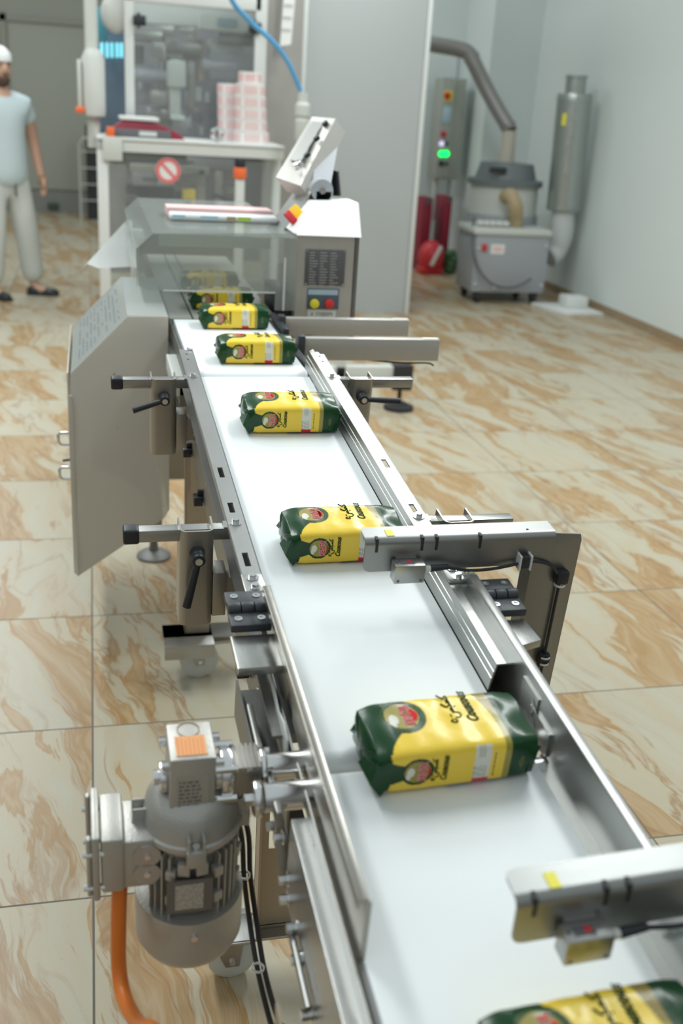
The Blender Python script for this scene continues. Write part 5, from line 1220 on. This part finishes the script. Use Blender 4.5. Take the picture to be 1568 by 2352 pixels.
m = MB(); z0_, z1_ = wy(1156, 490, 7.75).z, wy(1156, 420, 7.75).z; m.lathe([(rd * 0.93, z0_), (rd * 0.93, z1_)], (xc, yc, 0), 40); m.build('filter_drum', CREAM, de)
m = MB(); z2_, z3_ = wy(1156, 412, 7.75).z, wy(1156, 374, 7.75).z; m.lathe([(rd * 1.02, z1_ - 0.02), (rd * 1.03, z2_), (rd * 0.84, z2_ + 0.01), (rd * 0.72, z3_), (0.1, z3_ + 0.01)], (xc, yc, 0), 40); hd = m.build('head_cover', plain('slate_grey', (0.16, 0.18, 0.19), 0.5), de)
m = MB(); p = wy(1156, 392, 7.35); m.box(p.x - 0.08, p.x + 0.08, yc - rd * 0.82, yc - rd * 0.74, p.z - 0.03, p.z + 0.02, 0.008); m.build('handle', BLK, hd)
m = MB(); pts = [wy(1182, 530, 7.3), wy(1184, 500, 7.25), wy(1182, 470, 7.2), wy(1172, 450, 7.25), wy(1160, 452, 7.35)]
m.tube(pts, 0.065, 16, rad=lambda t: 0.065 + 0.003 * math.sin(t * 170)); m.build('corrugated_hose', BRASS, de)
m = MB(); m.tube([wy(1088, 500, 7.3), wy(1085, 560, 7.05), wy(1100, 620, 7.02), wy(1135, 655, 7.02), wy(1180, 660, 7.02), wy(1220, 640, 7.02)], 0.012, 8); m.build('power_lead', INK, de)
m = MB(); p = wy(1140, 530, 7.2)
for k in range(5): m.sphere((xa + 0.06 + 0.06 * k, Yv + 0.1, 0.69), 0.04, (1, 1, 0.7), u=12, v=8)
m.build('rag', CREAM, de)
# extraction duct above it
dt = thing('extraction_duct', 'grey bent extraction duct coming from behind the housing to the dust extractor', 'duct', (xc, yc, z3_))
dk = plain('duct_grey', (0.30, 0.29, 0.28), 0.45, 0.5)
m = MB(); m.tube([wy(960, 96, 8.3), wy(1000, 103, 8.2), wy(1050, 112, 8.1), wy(1075, 122, 8.05), wy(1088, 145, 8.0), wy(1115, 200, 7.95), wy(1145, 255, 7.85), wy(1165, 288, 7.78), wy(1170, 300, 7.75)], 0.068, 20); m.build('pipe', dk, dt)
m = MB(); p0_, p1_ = wy(1170, 300, 7.75), wy(1161, 372, 7.75); m.cyl(p1_, p0_, 0.075, 0.06, seg=24); m.build('reducer', plain('tan_cone', (0.50, 0.47, 0.40), 0.5), dt)
m = MB(1); q_ = wy(1083, 133, 8.03); m.lathe([(0.074, -0.02), (0.074, 0.02)], q_, 24, axis=wy(1115, 200, 7.95) - wy(1088, 145, 8.0)); m.lathe([(0.074, -0.02), (0.074, 0.02)], wy(1165, 288, 7.78), 24, axis=(0.3, 0, -1)); m.build('clamp_ring', dk, dt)
# silencer on the right wall
Ys = 7.4
s0_, s1_ = wy(1293, 482, Ys), wy(1320, 215, Ys); rs = (wy(1360, 240, Ys).x - wy(1284, 240, Ys).x) / 2 * 0.98
xs_ = s1_.x; print('SIL', s0_, s1_, rs)
sl = thing('duct_silencer', 'tall galvanised cylinder silencer fixed upright to the right wall', 'duct silencer', (xs_, Ys, 0.6))
ax_ = Vector((s1_.x, Ys, s1_.z)) - Vector((s0_.x, Ys, s0_.z)); base_ = Vector((xs_ - (s1_.x - s0_.x), Ys, s0_.z)); Lz = ax_.length
m = MB(); m.lathe([(rs * 0.96, 0), (rs, 0.015), (rs, 0.03), (rs * 0.985, 0.032), (rs * 0.985, Lz * 0.93), (rs, Lz * 0.932), (rs, Lz - 0.015), (rs * 0.97, Lz)], base_, 40, axis=ax_); m.build('cylinder', GALV, sl)
m = MB(); axn = ax_.normalized(); m.lathe([(rs * 0.58, 0), (rs * 0.58, 0.12), (rs * 0.62, 0.125), (rs * 0.62, 0.15), (rs * 0.55, 0.15), (rs * 0.55, 0.0)], base_ + ax_, 32, axis=ax_, ring=True); m.build('spigot', GALV, sl)
m = MB(); p = base_ + ax_ * 0.78 + Vector((-rs * 0.78, -rs * 0.62, 0)); m.box(-0.018, 0.018, -0.003, 0.003, -0.05, 0.05, mat=TR(p) @ Matrix.Rotation(R(-50), 4, 'Z')); m.build('yellow_label', YEL, sl)
m = MB(); z_ = base_.z; pts = [Vector((base_.x, Ys, z_ + 0.01)), Vector((base_.x + 0.01, Ys, z_ - 0.14)), Vector((base_.x + 0.01, Ys, z_ - 0.28)), Vector((base_.x - 0.02, Ys, z_ - 0.38)), Vector((base_.x - 0.09, Ys - 0.02, z_ - 0.43))]
m.tube(pts, rs * 0.72, 24, rad=lambda t: rs * (0.62 + 0.10 * math.sin(min(1, t * 1.6) * math.pi))); m.build('elbow_sleeve', plain('pale_sleeve', (0.55, 0.58, 0.58), 0.4), sl)
# white plinth on the floor by the wall
p0_, p1_ = wz(1232, 700), wz(1352, 728)
sp_ = thing('floor_plinth', 'low white square plate with a small block on the floor by the wall', 'plinth', (4.1, 6.7, 0))
m = MB(); m.prism([(3.87, 7.02), (4.33, 7.02), (4.36, 6.56), (4.02, 6.56)], 'z', 0.0, 0.035, bev=0.004); m.build('plate', WHITEP, sp_)
m = MB(); m.box(4.10, 4.30, 6.76, 6.96, 0.035, 0.13, 0.01); m.build('block', WHITEP, sp_)
# electrical control box on the wall behind
Ye = 9.2
ea, eb = wy(1000, 412, Ye), wy(1052, 180, Ye)
eb2 = thing('electrical_box', 'tall grey electrical control box with buttons and green display', 'electrical box', ((ea.x + eb.x) / 2, Ye, ea.z))
m = MB(); m.box(ea.x, eb.x + 0.10, Ye, Ye + 0.30, ea.z, eb.z, 0.008); m.build('enclosure', plain('box_grey', (0.36, 0.38, 0.34), 0.5), eb2)
m = MB(); m.box(ea.x + 0.02, eb.x - 0.02, Ye - 0.012, Ye, ea.z + 0.02, eb.z - 0.02, 0.004); dr = m.build('door', plain('box_door_grey', (0.40, 0.42, 0.38), 0.5), eb2)
for (px, py, r_, mt_, nm) in ((1026, 220, 0.035, RED, 'emergency_switch'), (1017, 308, 0.03, RED, 'red_button'), (1024, 330, 0.02, BLK, 'selector'), (1013, 330, 0.025, LEDV, 'lit_button'), (1012, 375, 0.028, BLK, 'selector'), (1024, 376, 0.018, BLK, 'selector')):
    p = wy(px, py, Ye - 0.012); m = MB(); m.cyl((p.x, Ye - 0.012, p.z), (p.x, Ye - 0.04, p.z), r_, seg=20, bev=0.005); m.build(nm, mt_, dr)
p = wy(1026, 220, Ye); m = MB(); m.box(p.x - 0.035, p.x + 0.055, Ye - 0.018, Ye - 0.012, p.z - 0.05, p.z + 0.05); m.build('yellow_plate', YEL, dr)
m = MB(); p = wy(1024, 266, Ye); m.box(p.x - 0.04, p.x + 0.04, Ye - 0.02, Ye - 0.012, p.z - 0.07, p.z + 0.08, 0.004); m.build('meter', PALEBLUE, dr)
m = MB(1)
for px in (1012, 1023): p = wy(px, 353, Ye); m.cyl((p.x, Ye - 0.012, p.z), (p.x, Ye - 0.035, p.z), 0.030, seg=20, bev=0.004)
m.build('green_display', LEDG, dr)
m = MB(); m.tube([(eb.x + 0.02, Ye + 0.1, eb.z + 0.2), (eb.x + 0.03, Ye + 0.1, eb.z - 0.4), (eb.x + 0.04, Ye + 0.1, ea.z + 0.1), (eb.x + 0.03, Ye + 0.1, ea.z - 0.3)], 0.012, 8); m.build('conduit', GREYP, eb2)
m = MB(); m.cyl((ea.x + 0.05, Ye + 0.15, 0.5), (ea.x + 0.05, Ye + 0.15, ea.z), 0.03, seg=14); m.build('riser_pipe', CREAM, eb2)
# red things on the floor beneath it
for (px0, px1, py0, py1, lab) in ((966, 995, 455, 525, 'dark red crate standing nearer the housing under the electrical box'), (1015, 1040, 452, 535, 'dark red crate beside the pale column under the electrical box')):
    a, b = wy(px0, py1, 9.0), wy(px1, py0, 9.0); t_ = thing('red_crate', lab, 'crate', ((a.x + b.x) / 2, 9.0, a.z), 'red crates under the electrical box')
    m = MB(); m.box(a.x, b.x, 9.0, 9.3, 0.0, b.z, 0.01); m.build('shell', DRED, t_)
    m = MB(); m.box(a.x + 0.02, b.x - 0.02, 8.996, 9.0, b.z - 0.06, b.z - 0.01); m.build('dark_rim', INK, t_)
a = wy(985, 565, 8.9)
m = MB(); m.sphere((a.x + 0.0, 8.80, 0.17), 0.19, (0.72, 0.75, 0.9)); m.box(a.x - 0.12, a.x + 0.12, 8.72, 8.92, 0, 0.08, 0.02); rg = thing('red_sack', 'red sack with a white stripe slumped on the floor', 'sack', (a.x, 8.8, 0)); m.build('cloth', RED, rg)
m = MB(); m.box(-0.02, 0.02, -0.01, 0.004, -0.11, 0.11, 0.004, mat=TR((a.x + 0.01, 8.66, 0.2)) @ Matrix.Rotation(R(25), 4, 'Y')); m.build('white_stripe', PAPER, rg)
m = MB()
for k in range(9): m.sphere((a.x + 0.21 + 0.02 * (k % 3), 8.80 + 0.02 * (k // 3), 0.05 + 0.05 * (k % 4)), 0.06, (1, 1, 0.8), u=10, v=8)
tag(m.build('green_sack', GREEN), 'small dark green sack at the foot of the pale column', 'sack')

# ================================================================== FAR LEFT
a, b = wy(186, 480, 12.6), wy(222, 318, 12.6)
tr_ = thing('shelf_trolley', 'narrow wire trolley with dark shelves against the far wall', 'trolley', ((a.x + b.x) / 2, 12.7, 0))
m = MB(); m.tube([(a.x, 12.6, 0.0), (a.x, 12.6, b.z - 0.08), (a.x + 0.05, 12.6, b.z), (b.x + 0.05, 12.6, b.z)], 0.014, 8, smooth=False)
for k in range(4): m.cyl((a.x, 12.6, 0.25 + 0.2 * k), (b.x + 0.05, 12.6, 0.25 + 0.2 * k), 0.008, seg=8)
m.build('wire_frame', CREAM, tr_)
m = MB(); m.box(a.x + 0.08, b.x + 0.1, 12.7, 12.9, 0.0, b.z + 0.15); m.build('dark_panel', plain('near_black', (0.035, 0.04, 0.04), 0.6), tr_)
m = MB(); a = wy(122, 475, 13.3); m.box(a.x - 0.07, a.x + 0.07, 13.30, 13.36, 0.06, 0.13, 0.005); tag(m.build('wall_socket', plain('dark_green', (0.05, 0.09, 0.07), 0.5)), 'small dark green box low on the far wall', 'socket')

# ================================================================== WORKER
def skinbody(name, joints, edges, root, m, parent, sub=2):
    me = bpy.data.meshes.new(name); me.from_pydata([j[0] for j in joints], edges, [])
    o = bpy.data.objects.new(name, me); COL.objects.link(o)
    sk = o.modifiers.new('s', 'SKIN'); sk.use_smooth_shade = True
    if not me.skin_vertices: 
        bm = bmesh.new(); bm.from_mesh(me); bm.verts.layers.skin.verify(); bm.to_mesh(me); bm.free()
    for i, j in enumerate(joints):
        d_ = me.skin_vertices[0].data[i]; r_ = j[1]; d_.radius = r_ if isinstance(r_, tuple) else (r_, r_); d_.use_root = (i == root)
    su = o.modifiers.new('u', 'SUBSURF'); su.levels = sub; su.render_levels = sub
    dg = bpy.context.evaluated_depsgraph_get(); m2 = bpy.data.meshes.new_from_object(o.evaluated_get(dg))
    bpy.data.objects.remove(o); m2.name = name; m2.materials.clear(); m2.materials.append(m)
    m2.polygons.foreach_set('use_smooth', [True] * len(m2.polygons))
    q = bpy.data.objects.new(name, m2); COL.objects.link(q); q.parent = parent; return q
hx = wy(3, 155, 7.0)
wk = bpy.data.objects.new('person', None); COL.objects.link(wk); wk.location = (hx.x - 0.02, 7.02, 0)
wk.rotation_euler = (0, 0, R(28)); wk.scale = (1.03, 1.03, 1.03)
tag(wk, 'person in white hair net, pale blue t-shirt, white trousers and black shoes standing at left', 'person')
# local: faces -Y, x to the viewer's right; total height 1.74
def limb(J, E, **k): return J, E
J = [((0, 0, 0.98), (0.15, 0.11)), ((0, 0.0, 1.15), (0.145, 0.115)), ((0, 0.0, 1.32), (0.165, 0.12)), ((0, 0.01, 1.43), (0.11, 0.085)), ((0, 0.0, 1.50), 0.056), ((0, -0.01, 1.57), (0.055, 0.06)),
     ((0.19, 0.01, 1.40), 0.062), ((0.25, 0.02, 1.14), 0.046), ((0.27, -0.03, 0.93), 0.032), ((0.275, -0.05, 0.88), (0.022, 0.036)),
     ((-0.19, 0.01, 1.40), 0.062), ((-0.25, 0.02, 1.14), 0.046), ((-0.27, -0.03, 0.93), 0.032), ((-0.275, -0.05, 0.88), (0.022, 0.036)),
     ((0.09, 0, 0.88), 0.085), ((0.14, -0.02, 0.50), 0.056), ((0.19, 0.02, 0.12), 0.040), ((0.20, -0.02, 0.05), 0.036), ((0.25, -0.10, 0.035), 0.028),
     ((-0.09, 0, 0.88), 0.085), ((-0.12, -0.03, 0.50), 0.056), ((-0.14, 0.0, 0.12), 0.040), ((-0.14, -0.05, 0.05), 0.036), ((-0.15, -0.15, 0.035), 0.028)]
E_ = [(0, 1), (1, 2), (2, 3), (3, 4), (4, 5), (3, 6), (6, 7), (7, 8), (8, 9), (3, 10), (10, 11), (11, 12), (12, 13), (0, 14), (14, 15), (15, 16), (16, 17), (17, 18), (0, 19), (19, 20), (20, 21), (21, 22), (22, 23)]
skinbody('body', J, E_, 0, SKIN, wk)
def addhead():
    b = bmesh.new(); bmesh.ops.create_uvsphere(b, u_segments=40, v_segments=30, radius=1)
    for v in b.verts:
        x, y, z = v.co
        w_ = 0.076 * (1 - 0.20 * max(0, -z) ** 1.5); d_ = 0.096 * (1 - 0.10 * max(0, -z))
        p = Vector((x * w_, y * d_, z * 0.118))
        if y < 0:
            p.y -= 0.020 * math.exp(-((x / 0.16) ** 2 + ((z + 0.10) / 0.20) ** 2)) * (1 if z < 0.15 else 1)
            p.y += 0.008 * (math.exp(-(((abs(x) - 0.40) / 0.17) ** 2 + ((z - 0.10) / 0.13) ** 2)))
            p.y -= 0.006 * math.exp(-((x / 0.3) ** 2 + ((z + 0.48) / 0.07) ** 2))
            p.y -= 0.008 * math.exp(-((x / 0.3) ** 2 + ((z + 0.85) / 0.15) ** 2))
            p.y -= 0.004 * math.exp(-(((abs(x) - 0.38) / 0.25) ** 2 + ((z - 0.27) / 0.06) ** 2))
        v.co = p + Vector((0, -0.015, 1.645))
    mm = MB(); mm._add(b); 
    for s in (-1, 1): mm.sphere((0.077 * s, -0.004, 1.640), 0.030, (0.35, 0.7, 1.05), u=14, v=10)
    h = mm.build('head', SKIN, None, smooth=60); h.parent = wk
    mm = MB()
    for s in (-1, 1): mm.sphere((0.031 * s, -0.096, 1.657), 0.010, (1.3, 0.5, 0.7), u=12, v=8)
    e = mm.build('eyes', INK, None); e.parent = h
    mm = MB(); 
    for s in (-1, 1): mm.box(0.031 * s - 0.018, 0.031 * s + 0.018, -0.112, -0.102, 1.676, 1.683, 0.003)
    mm.box(-0.028, 0.028, -0.123, -0.112, 1.600, 1.609, 0.003)
    bb = bmesh.new(); bmesh.ops.create_uvsphere(bb, u_segments=24, v_segments=16, radius=1)
    for v in bb.verts:
        x, y, z = v.co; v.co = Vector((x * 0.062, y * 0.090 - 0.022, z * 0.060 + 1.572))
    bmesh.ops.delete(bb, geom=[v for v in bb.verts if v.co.y > 0.02 or v.co.z > 1.592], context='VERTS'); mm._add(bb)
    e = mm.build('beard', BEARD, None); e.parent = h
    bb = bmesh.new(); bmesh.ops.create_uvsphere(bb, u_segments=28, v_segments=20, radius=1)
    for v in bb.verts:
        x, y, z = v.co; k = 1 + 0.03 * math.sin(9 * x + 5 * y) * math.cos(7 * z); v.co = Vector((x * 0.088 * k, y * 0.107 * k - 0.008, z * 0.092 * k + 1.705))
    bmesh.ops.delete(bb, geom=[v for v in bb.verts if v.co.z < 1.682], context='VERTS')
    mm = MB(); mm._add(bb); c = mm.build('hair_net', NET, None); c.parent = h
addhead()
J = [((0, 0, 0.78), (0.200, 0.160)), ((0, 0, 0.96), (0.195, 0.155)), ((0, 0, 1.12), (0.180, 0.145)), ((0, 0, 1.30), (0.185, 0.138)), ((0, 0.01, 1.43), (0.13, 0.10)), ((0, 0.005, 1.515), 0.078), ((0.175, 0.01, 1.405), 0.078), ((0.225, 0.015, 1.26), 0.070), ((-0.175, 0.01, 1.405), 0.078), ((-0.225, 0.015, 1.26), 0.070)]
skinbody('t_shirt', J, [(0, 1), (1, 2), (2, 3), (3, 4), (4, 5), (4, 6), (6, 7), (4, 8), (8, 9)], 0, CLOTH, wk)
J = [((0, 0, 0.93), (0.15, 0.12)), ((0.100, 0, 0.80), 0.105), ((0.14, -0.02, 0.50), 0.096), ((0.20, 0.01, 0.09), 0.086), ((-0.100, 0, 0.80), 0.105), ((-0.125, -0.03, 0.50), 0.096), ((-0.15, -0.01, 0.09), 0.086), ((0, 0, 1.0), (0.15, 0.12))]
skinbody('trousers', J, [(0, 1), (1, 2), (2, 3), (0, 4), (4, 5), (5, 6), (0, 7)], 0, TROUS, wk)
for s, (fx, fy, rz_) in ((1, (0.215, -0.04, R(50))), (-1, (-0.145, -0.07, R(12)))):
    m = MB(); F = TR((fx, fy, 0)) @ Matrix.Rotation(rz_, 4, 'Z')
    m.sphere((0, -0.075, 0.030), 0.05, (0.95, 1.6, 0.62), mat=F); m.sphere((0, 0.045, 0.035), 0.045, (0.9, 1.2, 0.75), mat=F); m.box(-0.045, 0.045, -0.15, 0.095, 0.0, 0.022, 0.01, mat=F)
    o = m.build('shoe', BLK, None); o.parent = wk
for s in (-1, 1):
    L4 = [(0.0, 0.060, 0.0), (0.020, 0.066, 0.3), (0.0, 0.060, 0.0), (0.0, 0.048, 0.0)]
    J = [((0.275 * s, -0.05, 0.89), (0.024, 0.034)), ((0.277 * s, -0.065, 0.835), (0.018, 0.038))]; E2 = [(0, 1)]
    for k, (off, ln) in enumerate(((-0.030, 0.055), (-0.011, 0.064), (0.009, 0.060), (0.028, 0.048))):
        b0 = len(J); J.append(((0.277 * s, -0.065 + off, 0.815), 0.0095)); J.append(((0.274 * s, -0.068 + off, 0.815 - ln * 0.55), 0.009)); J.append(((0.262 * s, -0.068 + off * 0.9, 0.815 - ln), 0.0078)); E2 += [(1, b0), (b0, b0 + 1), (b0 + 1, b0 + 2)]
    b0 = len(J); J.append(((0.268 * s, -0.095, 0.860), 0.012)); J.append(((0.258 * s, -0.115, 0.825), 0.0098)); E2 += [(0, b0), (b0, b0 + 1)]
    skinbody('hand', J, E2, 0, SKIN, wk, 1)
m = MB(); m.box(0.02, 0.035, -0.125, -0.12, 0.76, 0.90, 0.003); o = m.build('drawstring', INK, None); o.parent = wk
